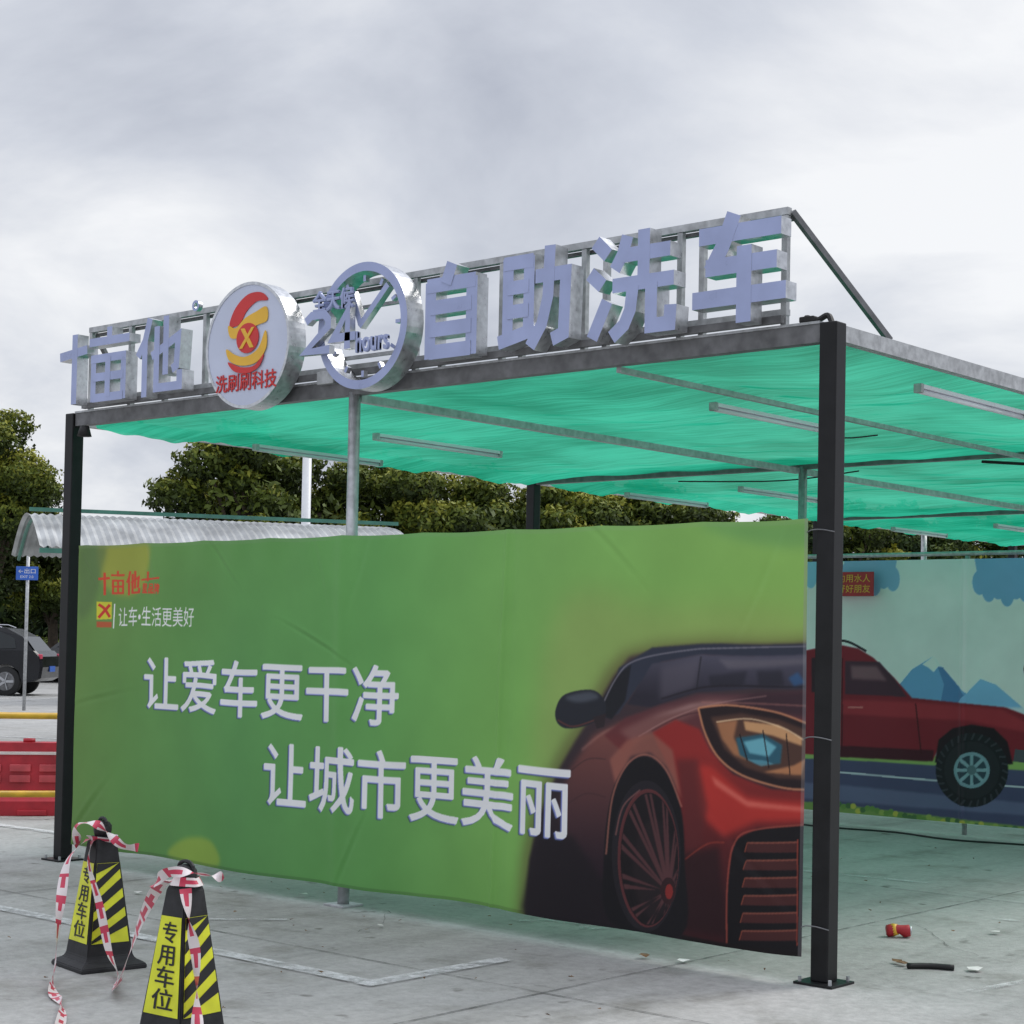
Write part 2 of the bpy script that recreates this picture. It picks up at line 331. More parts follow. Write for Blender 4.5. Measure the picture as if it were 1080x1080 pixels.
# ------------------------------------------------------------------ roof sign
sg=empty('rooftop_sign')
RX=-.205; LX=-5.66; DX=.17
beam('top_rail',(LX,0,3.55),(RX,0,3.55),.035,.035,M['galv'],sg)
beam('low_rail',(LX,0,3.075),(RX,0,3.075),.035,.03,M['galv'],sg)
beam('front_rail',(LX,-.047,3.035),(RX,-.047,3.035),.03,.035,M['galvdark'],sg)
for c in [LX+.018,LX+.45,-4.85,-4.45,-4.12,-3.65,-3.28,-2.62,-2.42,-1.98,-1.84,-1.42,-1.28,-.82,-.69,RX-.018]: beam('upright',(c,0,3.011),(c,0,3.53),.03,.03,M['galv'],sg)
beam('brace',(RX,.02,3.55),(.02,.55,3.0),.028,.028,M['galvdark'],sg)
beam('brace',(LX,.02,3.55),(XL,.55,3.0),.028,.028,M['galvdark'],sg)
beam('rear_rail',(LX,.03,3.52),(RX,.03,3.52),.02,.02,M['galvdark'],sg)
G={}
G['zi']=[[(.16,.84),(.16,-.02)],[(.84,.84),(.84,-.02)],[(.1,.80),(.9,.80)],[(.16,.55),(.84,.55)],[(.16,.30),(.84,.30)],[(.16,.05),(.84,.05)],[(.52,1.02),(.42,.80)]]
G['zhu']=[[(.12,.95),(.12,.14)],[(.42,.95),(.42,.18)],[(.06,.90),(.48,.90)],[(.12,.64),(.42,.64)],[(.12,.39),(.42,.39)],[(.0,.08),(.52,.18)],[(.52,.72),(.94,.72),(.92,.10),(.76,.05)],[(.72,1.02),(.70,.5),(.62,.22),(.46,.0)]]
G['xi']=[[(.04,.97),(.2,.82)],[(-.02,.66),(.14,.52)],[(.02,.0),(.2,.36)],[(.44,.98),(.38,.80),(.29,.66)],[(.38,.79),(.95,.79)],[(.64,1.02),(.64,.52)],[(.27,.50),(1.0,.50)],[(.52,.48),(.49,.24),(.42,.1),(.27,-.01)],[(.74,.48),(.74,.06),(.96,.06),(.97,.24)]]
G['che']=[[(.06,.84),(.94,.84)],[(.44,1.02),(.32,.72),(.19,.50)],[(.14,.53),(.90,.53)],[(.0,.23),(1.0,.23)],[(.56,.70),(.56,-.03)]]
G['shi']=[[(.0,.70),(1.0,.76)],[(.55,1.0),(.55,.0)]]
G['mu']=[[(.5,1.03),(.5,.84)],[(.02,.84),(.98,.84)],[(.14,.64),(.14,.0)],[(.86,.64),(.86,.0)],[(.08,.60),(.92,.60)],[(.14,.34),(.86,.34)],[(.14,.05),(.86,.05)],[(.5,.6),(.5,.05)]]
G['ta']=[[(.28,1.0),(.18,.72),(.02,.52)],[(.18,.72),(.18,-.02)],[(.34,.50),(.93,.72),(.90,.34),(.80,.30)],[(.66,1.0),(.66,.24)],[(.46,.88),(.46,.08),(.98,.08),(.98,.28)]]
yf=-.17; dp=.085
def putg(g,x0,x1,z0,z1,w,nm): glyph(sg,nm,G[g],x0+DX+w/2,z0+w/2,(x1-x0-w),(z1-z0-w),w,yf,dp)
putg('zi',-2.63,-2.11,3.0,3.56,.078,'character_self')
putg('zhu',-2.06,-1.51,2.99,3.56,.072,'character_help')
putg('xi',-1.45,-.87,2.99,3.56,.072,'character_wash')
putg('che',-.84,-.24,2.99,3.565,.082,'character_car')
putg('shi',-5.96,-5.60,3.0,3.52,.058,'character_ten')
putg('mu',-5.64,-5.14,3.0,3.52,.054,'character_mu')
putg('ta',-5.12,-4.62,3.0,3.54,.054,'character_di')
def ringmesh(name,cx,cz,ro,ri,y0,y1,parent,mf,ms,n=56):
    V=[];Fc=[];mi=[]
    for k in range(n):
        a=2*math.pi*k/n; c,s=math.cos(a),math.sin(a)
        V+=[(cx+ro*c,y0,cz+ro*s),(cx+ri*c,y0,cz+ri*s),(cx+ro*c,y1,cz+ro*s),(cx+ri*c,y1,cz+ri*s)]
    for k in range(n):
        a=4*k;b=4*((k+1)%n)
        Fc+=[(a,b,b+1,a+1),(a+2,a+3,b+3,b+2),(a,a+2,b+2,b),(a+1,b+1,b+3,a+3)]; mi+=[0,1,1,1]
    o=mesh(name,V,Fc,[mf,ms],parent,mi=mi); return fixn(o)
ringmesh('degree_ring',-4.52+DX,3.545,.034,.018,yf,yf+.03,sg,M['acryl'],M['chrome'],20)
dcx,dcz,dr=-3.99+DX,3.245,.372
prism('company_disc',[(dcx+dr*math.cos(2*math.pi*k/64),dcz+dr*math.sin(2*math.pi*k/64)) for k in range(64)],-.20,-.07,M['disc'],M['chrome'],sg)
ringmesh('disc_rim',dcx,dcz,dr+.004,dr-.014,-.204,-.08,sg,M['chrome'],M['chrome'],64)
def dpoly(name,pts,mat,y,ox=0,oz=5): 
    prism(name,[(dcx+(a+ox)*.0100,dcz+(b+oz)*.0100) for a,b in pts],y,y+.004,mat,mat,sg)
dpoly('logo_red',cr([(-16,8),(-11,18),(0,25),(12,25),(18,20),(8,20),(-1,15),(-7,8)],6,True),M['red'],-.206)
dpoly('logo_yellow',cr([(-17,8),(-10,6),(-2,11),(8,14),(17,16),(18,8),(10,6),(0,4),(-8,0),(-15,1)],6,True),M['yellow'],-.2075)
dpoly('logo_circle',[(1+10*math.cos(k*math.pi/12),-1+9*math.sin(k*math.pi/12)) for k in range(24)],M['red'],-.209)
dpoly('logo_yellow_low',cr([(-18,-6),(-10,-10),(0,-12),(11,-8),(17,2),(18,-8),(10,-16),(-4,-17),(-15,-13)],6,True),M['yellow'],-.2100)
dpoly('logo_red_low',cr([(-16,-14),(-4,-18),(8,-18),(16,-12),(12,-19),(2,-22),(-10,-20)],6,True),M['red'],-.2115)
dpoly('logo_x1',[(-5,5),(-1.5,5),(7,-7),(3.5,-7)],M['yellow'],-.2125)
dpoly('logo_x2',[(5,5),(7.5,5),(-3,-7),(-6,-7)],M['yellow'],-.2135)
boldtext('disc_text','洗刷刷科技',dcx-.275,dcz-.27,dcx+.27,dcz-.165,-.2035,M['red'],sg,.001,.003)
ccx,ccz,rr=-3.02+DX,3.26,.355
ringmesh('clock_ring',ccx,ccz,rr,rr-.05,-.20,-.07,sg,M['acryl'],M['chrome'],64)
glyph(sg,'clock_hands',[[(-.02,.01),(-.10,.20)],[(-.03,.0),(.19,.21)]],ccx,ccz,1,1,.036,-.19,.04)
for k in range(12):
    a=k*math.pi/6; glyph(sg,'clock_tick',[[(math.cos(a)*.25,math.sin(a)*.25),(math.cos(a)*.285,math.sin(a)*.285)]],ccx,ccz,1,1,.02,-.185,.03)
D24=[[(.0,.86),(.12,1.0),(.38,1.0),(.46,.85),(.46,.66),(.0,.06),(.50,.06)],[(.86,.0),(.86,1.0),(.58,.32),(1.02,.32)]]
glyph(sg,'number_24',D24,ccx-.41,ccz-.13,.40,.215,.048,-.245,.04)
boldtext('clock_text','全天候',ccx-.36,ccz+.10,ccx-.03,ccz+.215,-.235,M['acryl'],sg,.008,.006)
boldtext('hours_text','hours',ccx+.0,ccz-.16,ccx+.25,ccz-.045,-.235,M['acryl'],sg,.008,.005)
beam('ring_support',(ccx-.3,-.05,3.12),(ccx+.3,-.05,3.12),.02,.02,M['galv'],sg)
beam('ring_support',(ccx-.3,-.05,3.40),(ccx+.3,-.05,3.40),.02,.02,M['galv'],sg)
box('power_box',(ccx-.50,-.07,2.985),(ccx-.36,-.03,3.06),M['galv'],sg,.004)

# ------------------------------------------------------------------ painted banners
def board(px,py,Y):
    d=RM@Vector(((px-540)/F,(540-py)/F+0.076*1080/F,-1)); t=(Y-CAM.y)/d.y
    return (CAM.x+d.x*t, CAM.z+d.z*t)
class Canvas:
    def __init__(s,x0,x1,z0,z1,W,H,Y):
        s.x0,s.x1,s.z0,s.z1,s.W,s.H,s.Y=x0,x1,z0,z1,W,H,Y; s.a=np.zeros((H,W,3))
    def px(s,p):  # sketch coordinate -> canvas pixel
        X,Z_=board(p[0],p[1],s.Y); return ((X-s.x0)/(s.x1-s.x0)*s.W,(Z_-s.z0)/(s.z1-s.z0)*s.H)
    def mask(s,poly):
        P=np.array(poly); x0=max(0,int(P[:,0].min())-1); x1=min(s.W,int(P[:,0].max())+2); y0=max(0,int(P[:,1].min())-1); y1=min(s.H,int(P[:,1].max())+2)
        if x1<=x0 or y1<=y0: return None
        gx,gy=np.meshgrid(np.arange(x0,x1)+.5,np.arange(y0,y1)+.5); ins=np.zeros(gx.shape,bool); n=len(P)
        for i in range(n):
            ax,ay=P[i];bx,by_=P[(i+1)%n]
            if ay==by_: continue
            c=((ay>gy)!=(by_>gy))&(gx<(bx-ax)*(gy-ay)/(by_-ay)+ax); ins^=c
        return x0,x1,y0,y1,ins.astype(float)
    def blend(s,m,c,al=1):
        if m is None: return
        x0,x1,y0,y1,k=m; k=(k*al)[...,None]; s.a[y0:y1,x0:x1]=s.a[y0:y1,x0:x1]*(1-k)+np.array(c,float)/255*k if not callable(c) else s.a[y0:y1,x0:x1]*(1-k)+c(x0,x1,y0,y1)/255*k
    def blur(s,m,r):
        x0,x1,y0,y1,k=m; p=3*r; X0=max(0,x0-p);X1=min(s.W,x1+p);Y0=max(0,y0-p);Y1=min(s.H,y1+p)
        b=np.zeros((y1-y0+2*p,x1-x0+2*p)); b[p:-p,p:-p]=k
        if x1>=s.W: b[p:-p,-p:]=k[:,-1:]
        if y0<=0: b[:p,:]=b[p:p+1,:]
        for _ in range(2):
            for ax in (0,1):
                q=np.cumsum(np.pad(b,[(r+1,r) if i==ax else (0,0) for i in (0,1)],mode='edge'),axis=ax)
                n=b.shape[ax]; hi=np.take(q,np.arange(2*r+1,2*r+1+n),axis=ax); lo=np.take(q,np.arange(0,n),axis=ax); b=(hi-lo)/(2*r+1)
        return X0,X1,Y0,Y1,b[Y0-(y0-p):Y1-(y0-p),X0-(x0-p):X1-(x0-p)]
    def poly(s,pts,c,al=1,bl=0,smooth=0):
        if smooth: pts=cr(pts,smooth,True)
        m=s.mask([s.px(p) for p in pts])
        if m is None: return
        if bl: m=s.blur(m,bl)
        s.blend(m,c,al)
    def line(s,pts,w,c,al=1,bl=0,smooth=6):
        if smooth and len(pts)>2: pts=cr(pts,smooth)
        s.poly(strokepoly([(p[0],p[1]) for p in pts],w),c,al,bl)
    def ell(s,cx,cy,rx,ry,c,al=1,bl=0,rot=0):
        q=[]
        for k in range(48):
            a=2*math.pi*k/48; u,v=rx*math.cos(a),ry*math.sin(a); q.append((cx+u*math.cos(rot)-v*math.sin(rot),cy+u*math.sin(rot)+v*math.cos(rot)))
        s.poly(q,c,al,bl)
    def text(s,body,bl,tr,c,thick=0,off=(0,0),al=1,bd=0):
        me=textmesh(body); me.calc_loop_triangles(); cv=np.empty(len(me.vertices)*3); me.vertices.foreach_get('co',cv); cv=cv.reshape(-1,3)
        T=np.empty(len(me.loop_triangles)*3,int); me.loop_triangles.foreach_get('vertices',T); T=T.reshape(-1,3)
        mn=cv.min(0);mx=cv.max(0); a=s.px(bl); b=s.px(tr)
        X=a[0]+(cv[:,0]-mn[0])/(mx[0]-mn[0])*(b[0]-a[0])+off[0]; Yv=a[1]+(cv[:,1]-mn[1])/(mx[1]-mn[1])*(b[1]-a[1])+off[1]
        pad=thick+bd*3+3; x0=int(X.min())-pad;x1=int(X.max())+pad;y0=int(Yv.min())-pad;y1=int(Yv.max())+pad
        K=np.zeros((y1-y0,x1-x0),bool)
        for t in T:
            ax,bx,cx=X[t]-x0; ay,by_,cy=Yv[t]-y0
            u0=int(min(ax,bx,cx)); u1=int(max(ax,bx,cx))+2; v0=int(min(ay,by_,cy)); v1=int(max(ay,by_,cy))+2
            gx,gy=np.meshgrid(np.arange(u0,u1)+.5,np.arange(v0,v1)+.5)
            d1=(gx-bx)*(ay-by_)-(ax-bx)*(gy-by_); d2=(gx-cx)*(by_-cy)-(bx-cx)*(gy-cy); d3=(gx-ax)*(cy-ay)-(cx-ax)*(gy-ay)
            K[v0:v1,u0:u1]|=~(((d1<-1e-6)|(d2<-1e-6)|(d3<-1e-6))&((d1>1e-6)|(d2>1e-6)|(d3>1e-6)))
        K2=K.copy()
        for dx in range(-thick,thick+1):
            for dy in range(-thick,thick+1):
                if dx*dx+dy*dy<=thick*thick+.5: K2|=np.roll(np.roll(K,dx,1),dy,0)
        K2=K2.astype(float)
        X0=max(0,x0);X1=min(s.W,x1);Y0=max(0,y0);Y1=min(s.H,y1)
        m=(X0,X1,Y0,Y1,K2[Y0-y0:Y1-y0,X0-x0:X1-x0])
        if bd: m=s.blur(m,bd)
        s.blend(m,c,al); bpy.data.meshes.remove(me)
def lin(a): return np.where(a<=.04045,a/12.92,((a+.055)/1.055)**2.4)
def sheet_obj(name,cv,nx,ny,disp,gain,mat,zadj=None):
    a=cv.a.reshape(ny,cv.H//ny,nx,cv.W//nx,3).mean((1,3)); a=lin(np.clip(a,0,1))*gain; a=np.clip(a,0,.86)
    xs=np.linspace(cv.x0,cv.x1,nx); zs=np.linspace(cv.z0,cv.z1,ny); X,Z=np.meshgrid(xs,zs); Y=cv.Y+disp(X,Z)
    if zadj is not None: Z=Z+zadj(X,Z)
    me=bpy.data.meshes.new(name); n=nx*ny; me.vertices.add(n); me.vertices.foreach_set('co',np.stack([X,Y,Z],-1).ravel().astype(np.float32))
    idx=np.arange(n).reshape(ny,nx); f=np.stack([idx[:-1,:-1],idx[:-1,1:],idx[1:,1:],idx[1:,:-1]],-1).reshape(-1,4)
    me.loops.add(f.size); me.loops.foreach_set('vertex_index',f.ravel().astype(np.int32)); me.polygons.add(len(f)); me.polygons.foreach_set('loop_start',np.arange(0,f.size,4,dtype=np.int32))
    me.polygons.foreach_set('use_smooth',np.ones(len(f),bool)); me.update(calc_edges=True)
    at_=me.color_attributes.new('print','FLOAT_COLOR','POINT'); c=np.ones((n,4),np.float32); c[:,:3]=a.reshape(-1,3); at_.data.foreach_set('color',c.ravel())
    me.materials.append(mat); me.validate(); return link(bpy.data.objects.new(name,me))
def print_mat(name,rough=.5):
    m,nt,b=newmat(name); N=nt.nodes; L=nt.links
    at_=N.new('ShaderNodeVertexColor'); at_.layer_name='print'
    tc=N.new('ShaderNodeTexCoord'); n=N.new('ShaderNodeTexNoise'); n.inputs['Scale'].default_value=3; n.inputs['Detail'].default_value=6; L.new(tc.outputs['Object'],n.inputs['Vector'])
    mr=N.new('ShaderNodeMapRange'); mr.inputs['From Min'].default_value=.3; mr.inputs['From Max'].default_value=.7; mr.inputs['To Min'].default_value=.93; mr.inputs['To Max'].default_value=1.04; L.new(n.outputs['Fac'],mr.inputs['Value'])
    sc_=N.new('ShaderNodeVectorMath'); sc_.operation='SCALE'; L.new(at_.outputs['Color'],sc_.inputs[0]); L.new(mr.outputs[0],sc_.inputs['Scale'])
    L.new(sc_.outputs[0],b.inputs['Base Color']); b.inputs['Roughness'].default_value=rough; b.inputs['Specular IOR Level'].default_value=.3
    return m
NX,NY=1400,496
B=Canvas(-5.65,-.045,.12,2.105,NX*2,NY*2,-.05)
u=np.linspace(0,1,B.W)[None,:]; vv=np.linspace(0,1,B.H)[:,None]
def grad(stops,t):
    xs_=[s_[0] for s_ in stops]; return np.stack([np.interp(t,xs_,[s_[1][i] for s_ in stops]) for i in range(3)],-1)
base=grad([(0,(96,132,66)),(.10,(92,138,70)),(.3,(86,142,78)),(.5,(94,152,80)),(.72,(120,170,84)),(1,(132,174,82))],u+0*vv)
top=grad([(0,(112,134,66)),(.2,(96,142,70)),(.5,(98,158,84)),(.75,(118,168,88)),(1,(128,172,88))],u+0*vv)
wv=np.clip((vv-.45)/.55,0,1)[...,None]; base=base*(1-wv*.6)+top*wv*.6
base=base*(1-.10*np.clip(.35-vv,0,1)[...,None])
B.a[:]=base/255
B.poly([(108,572),(155,572),(157,600),(150,622),(132,628),(112,618),(104,595)],(168,158,56),.65,10,6)
B.poly([(85,572),(112,572),(108,600),(98,640),(83,650)],(84,110,64),.7,14,4)
B.poly([(180,898),(200,884),(225,886),(232,912),(186,906)],(156,170,60),.6,7,4)
B.poly([(740,552),(853,548),(853,575),(800,572)],(96,146,84),.6,14,4)
B.poly([(590,640),(700,640),(820,640),(853,660),(853,720),(600,800),(560,880)],(146,150,88),.45,40,4)
RED=(196,66,40)
def S_(strokes,x0,y0,sx,sy,w,c):
    for s_ in strokes: B.line([(x0+p[0]*sx,y0-p[1]*sy) for p in s_],w,c,1,0,0)
S_(G['shi'],104,627,12,24,2.6,RED); S_(G['mu'],117,626,15,24,2.2,RED); S_(G['ta'],134,627,14,25,2.4,RED)
B.text("星品牌",(151,626),(170,615),RED,1); B.line([(150,612),(170,609)],2,RED,1,0,0); B.line([(157,603),(157,613)],2,RED,1,0,0)
B.poly([(102,634),(118,634),(118,652),(102,653)],(196,190,50)); B.line([(104,637),(110,641),(116,650)],3,(190,50,40)); B.line([(116,637),(104,651)],3,(190,50,40)); B.poly([(102,655),(118,655),(118,661),(102,661)],(190,70,40),.8)
B.line([(121,636),(120,662)],1.2,(225,230,220),1,0,0)
B.text("让车•生活更美好",(125,660),(207,640),(232,236,228),0)
# ---- sports car artwork
def cy(c1,c2,y0,y1):
    r0=B.px((720,y0))[1]; r1=B.px((720,y1))[1]
    def f_(x0,x1,a,b):
        t=np.clip((np.arange(a,b)-r0)/(r1-r0),0,1)[:,None,None]; return np.array(c1)*(1-t)+np.array(c2)*t+np.zeros((1,x1-x0,1))
    return f_
R0=[(556,962),(560,905),(570,860),(590,812),(608,782),(630,748),(650,712),(666,692),(702,682),(770,678),(870,678),(870,1030),(556,1030)]
B.poly([(p[0]-8,p[1]-4) for p in R0],(84,74,44),.65,20)
B.poly(R0,cy((66,50,54),(26,18,26),690,950),1,5)
B.poly([(590,850),(604,808),(628,775),(660,760),(676,772),(656,830),(644,900),(640,930),(600,900)],cy((122,70,62),(40,24,34),775,920),.9,9)
B.poly([(560,920),(570,880),(606,880),(640,930),(642,975),(552,960)],(24,17,24),.85,9)
B.line([(604,812),(622,800),(642,800)],1.2,(50,30,34),.6,1); B.line([(596,850),(620,836),(642,840)],1.2,(50,30,34),.5,1)
B.line([(616,790),(640,772),(662,764)],2.2,(176,124,112),.5,3)
B.poly([(655,704),(690,682),(760,678),(870,679),(870,692),(745,690),(700,697),(676,722),(655,752),(640,757)],(44,48,62),1,2)
B.poly([(664,742),(690,699),(742,690),(870,690),(870,728),(800,724),(735,730),(690,745)],cy((74,72,86),(38,35,46),690,735),1,2)
B.poly([(700,702),(742,693),(735,724),(698,738)],(94,88,98),.5,8)
B.poly([(760,694),(850,694),(850,700),(770,704)],(120,112,116),.4,4)
B.poly([(750,712),(790,706),(786,722),(752,724)],(30,29,38),.6,4); B.poly([(800,706),(826,706),(828,722),(802,722)],(30,29,38),.6,4)
B.line([(742,692),(737,728)],1.6,(34,32,40),.8,1,0)
B.line([(700,736),(760,722),(850,724)],2,(30,26,34),.8,1)
B.poly([(832,714),(842,708),(850,720),(838,723)],(40,96,150),.55,3)
B.poly([(630,752),(652,712),(668,700),(662,738),(648,758)],(24,25,31),1,2)
B.line([(632,757),(652,715),(672,696),(720,686),(800,681),(870,682)],1.6,(136,130,138),.7,1)
# bonnet
B.poly([(640,775),(662,756),(700,742),(740,731),(870,728),(870,800),(740,800),(715,800),(690,770),(660,792)],cy((78,48,54),(104,42,42),730,800),1,3)
B.poly([(656,770),(700,748),(748,736),(800,735),(740,750),(700,768),(672,784)],(132,92,86),.65,7)
B.poly([(690,756),(730,742),(780,737),(740,744)],(186,154,148),.45,4)
B.poly([(800,729),(870,729),(870,760),(830,752),(760,742)],(50,32,40),.85,6)
B.line([(742,740),(800,740),(870,746)],2,(150,100,92),.5,1)
B.line([(690,770),(730,752),(790,748)],1.4,(56,26,32),.6,1)
B.line([(676,776),(712,756),(760,740),(810,732)],1.2,(180,140,132),.5,1)
# fender + front face
B.poly([(690,772),(715,758),(740,768),(752,792),(775,814),(815,830),(870,836),(870,1020),(722,985),(722,880),(714,820)],cy((138,38,36),(52,18,24),790,940),1,3)
B.poly([(735,806),(752,806),(790,838),(870,848),(870,866),(800,864),(765,880),(742,860)],(186,50,42),.75,8)
B.poly([(752,816),(790,842),(850,851),(850,855),(790,848),(756,826)],(232,140,122),.5,4)
B.poly([(716,800),(738,800),(748,850),(738,900),(724,900),(722,850)],(84,32,34),.7,7)
B.poly([(646,800),(664,780),(690,771),(712,790),(721,842),(705,808),(688,793),(668,797),(652,826)],(140,84,72),.85,4)
B.poly([(722,900),(760,890),(768,985),(722,978)],(36,14,20),.8,8)
B.line([(724,905),(748,888),(766,886)],1.6,(150,60,44),.6,1)
# wheel
B.poly([(646,972),(640,900),(648,838),(664,806),(684,797),(704,812),(720,850),(724,910),(722,984)],(15,12,18),1,2,5)
B.line([(642,900),(649,840),(665,805),(685,795),(705,811),(721,850)],2.0,(160,100,84),.75,1)
B.ell(684,902,36,80,(30,26,32)); B.ell(686,904,32,73,(90,44,46)); B.ell(687,905,30,70,(20,15,20))
B.ell(692,915,22,52,(38,28,32),.8,6)
hub=(707,938)
for k in range(10):
    for off in (0,.17):
        a=2*math.pi*k/10+.15+off; e=(687+29.5*math.cos(a),905+69*math.sin(a)); a2=a+.09; e2=(687+29.5*math.cos(a2),905+69*math.sin(a2))
        B.poly([(hub[0]-2,hub[1]),(e[0],e[1]),(e2[0],e2[1]),(hub[0]+2,hub[1]+2)],(100,60,62),.95,1)
B.ell(707,938,8,14,(52,26,30)); B.ell(708,939,4,8,(160,48,44))
B.line([(652,880),(660,850),(678,832)],1.5,(170,104,96),.6,1)
B.ell(687,905,31,71,(20,12,16),.25,4)
# headlight: slim swept lamp
HL=[(739,746),(772,742),(818,749),(852,763),(852,770),(858,833),(826,829),(784,815),(758,796),(744,770)]
B.poly(HL,(34,22,25),1,1)
for seg in ([(739,746),(772,742),(818,749),(852,763)],[(739,746),(746,772),(760,797),(784,815),(826,829),(858,833)]): B.line(seg,2.2,(190,128,92),.85,1,6)
B.poly([(752,755),(784,750),(822,757),(852,770),(854,822),(822,819),(788,807),(766,788)],(74,50,42),1,3)
B.poly([(758,760),(780,757),(776,776),(790,800),(776,794),(764,778)],(166,112,76),.85,3)
B.poly([(786,758),(822,763),(846,778),(846,786),(816,774),(788,768)],(206,156,108),.85,2)
B.poly([(806,812),(846,817),(850,800),(838,806)],(180,122,82),.85,2)
B.poly([(778,776),(806,772),(826,784),(824,804),(800,804),(782,794)],(40,84,100),1,2)
B.poly([(786,780),(806,776),(820,786),(812,796),(792,792)],(108,172,184),.85,2)
B.poly([(788,798),(808,800),(818,804),(804,806)],(90,146,160),.7,1)
B.line([(782,772),(790,800)],1.3,(24,16,18),.9,0,0); B.line([(806,768),(812,808)],1.3,(24,16,18),.8,0,0); B.line([(830,772),(834,816)],1.3,(30,18,18),.8,0,0)
B.line([(758,760),(792,756),(826,766),(848,780)],1.3,(246,214,170),.8,1)
# air intake
B.poly([(776,884),(800,871),(870,868),(870,1020),(766,992),(768,930)],(15,11,16),1,2)
B.line([(768,992),(769,930),(777,885),(801,872),(853,869)],2.0,(150,68,56),.85,1)
for k in range(6):
    y=886+k*18.5; xo=790-k*1.2
    B.poly([(xo,y),(842,y+1),(842,y+12),(xo-3,y+10)],(66,32,32),1,1); B.line([(xo,y),(842,y+1)],1.5,(156,88,70),.85,1,0); B.line([(xo,y),(xo-3,y+10)],1.2,(150,74,54),.7,0,0)
B.line([(842,884),(842,996)],1.6,(150,60,46),.7,0,0)
B.poly([(722,984),(766,992),(853,1004),(853,1015),(722,1015)],(20,12,15),1,2)
# mirror
B.poly([(588,746),(598,731),(626,727),(640,738),(640,754),(622,764),(600,767),(589,760)],(32,34,42),1,1,5)
B.poly([(598,734),(624,729),(634,736),(612,740)],(92,98,108),.6,4,4); B.line([(590,758),(606,765),(630,759)],1.4,(120,56,46),.7,1)
B.poly([(628,756),(642,752),(640,766),(632,768)],(40,30,34),1,1)
# slogan
for (tx,a,b) in (("让爱车更干净",(153,748),(421,701)),("让城市更美丽",(281,848),(604,806))):
    B.text(tx,a,b,(50,62,88),2,(-7,-5),.8,1)
    B.text(tx,a,b,(120,128,186),2,(-4,-3))
    B.text(tx,a,b,(240,242,250),2)
# hem
B.a[:10]=B.a[:10]*.85; B.a[-12:]=B.a[-12:]*.9+.06; B.a[:,-10:]=B.a[:,-10:]*.6+.22
def cdisp(X,Z):
    d=.010*np.sin(X*2.1+.4)+.0022*np.sin(X*7.3+Z*1.2)+.002*np.sin(X*4.1-Z*5.0+1)+.0008*np.sin(X*19+Z*7)
    ed=np.clip((Z-1.85)/.25,0,1); d+=ed*.005*np.sin(X*16+np.sin(X*3.1)*2)
    eb=np.clip((.45-Z)/.35,0,1); d+=eb*.007*np.sin(X*9+1.3*np.sin(X*2.3))
    d+= -.012*np.exp(-((X-XM)/.05)**2) - .008*np.exp(-((X-XM)/.35)**2)
    d+= -.010*np.exp(-((X+1.93-.03*Z)/.016)**2)+.006*np.exp(-((X+1.88-.03*Z)/.03)**2)
    rg=np.random.default_rng(3)
    ties=[(-5.55,1.95,-.9),(-4.9,1.98,-1.2),(-4.2,2.02,-.75),(-3.3,1.95,-1.25),(-2.95,1.95,-1.9),(-1.2,2.02,-.7),(-.3,1.8,-2.0),(-5.5,.35,.8),(-3.0,.3,1.1),(-1.0,.25,1.9),(-3.3,1.5,-.4),(-5.4,1.1,.2),(-.3,.5,2.4)]
    for (cx0,cz0,ang) in ties:
        wd=rg.uniform(.014,.026); am=rg.uniform(.002,.0045)
        s_=(X-cx0)*math.cos(ang)+(Z-cz0)*math.sin(ang); t_=-(X-cx0)*math.sin(ang)+(Z-cz0)*math.cos(ang)+.12*s_**2
        d+=am*np.exp(-(t_/wd)**2)*np.exp(-(s_/.26)**2)-.6*am*np.exp(-((t_-wd*1.6)/wd)**2)*np.exp(-(s_/.26)**2)
    return d-.012
def zad(X,Z):
    t=(Z-.12)/1.985
    return t*(-.008*np.abs(np.sin(X*np.pi/.62)))+(1-t)*(.006*np.sin(X*5.1)+.007*np.sin(X*2.2))
ban=sheet_obj('advertising_banner',B,NX,NY,cdisp,1.18,print_mat('banner_print',.5),zad)
for z in (.25,1.1,2.04):
    tube('tie_rope',cr([(-.05,-.06,z),(-.02,-.062,z+.01),(.03,-.058,z+.01),(.084,-.045,z)],4),.003,M['galvdark'],can,5)

# ---- mural banner at the back of the bay
MX,MY=960,300
C=Canvas(-5.85,1.2,.10,2.29,MX*2,MY*2,6.5)
vv=np.linspace(0,1,C.H)[:,None]; uu=np.linspace(0,1,C.W)[None,:]
C.a[:]=grad([(0,(216,212,214)),(.3,(234,228,232)),(.6,(222,218,230)),(1,(194,200,222))],vv+0*uu)/255
def scal(cx,cy,n,w,c):
    for k in range(n):
        a=(k/(n-1)-.5)*w; C.ell(cx+a,cy-abs(a)*.25+ (k%2)*5,w/n*.9,13,c)
    C.poly([(cx-w/2-8,570),(cx+w/2+8,570),(cx+w/2,cy),(cx-w/2,cy)],c)
scal(918,612,6,48,(124,156,190)); scal(1062,622,7,58,(112,150,188)); scal(1150,610,5,50,(112,158,190)); scal(860,604,4,30,(124,168,196))
C.poly([(1000,640),(1016,632),(1030,640),(1040,648),(1000,648)],(240,236,240),.8,2,4)
for p,c in (([(925,752),(962,706),(985,692),(1010,722),(1040,752)],(100,144,186)),([(985,692),(1010,722),(1030,752),(990,752),(996,722)],(76,114,160)),([(1000,752),(1034,716),(1050,722),(1085,752)],(120,162,200)),([(1080,752),(1120,700),(1170,752)],(92,146,186))): C.poly(p,c)
C.poly([(973,701),(985,692),(996,704),(990,703),(985,709),(979,704)],(224,228,240),.8)
C.poly([(700,795),(900,795),(960,748),(1080,746),(1240,750),(1240,810),(700,800)],(194,196,210),.9,2)
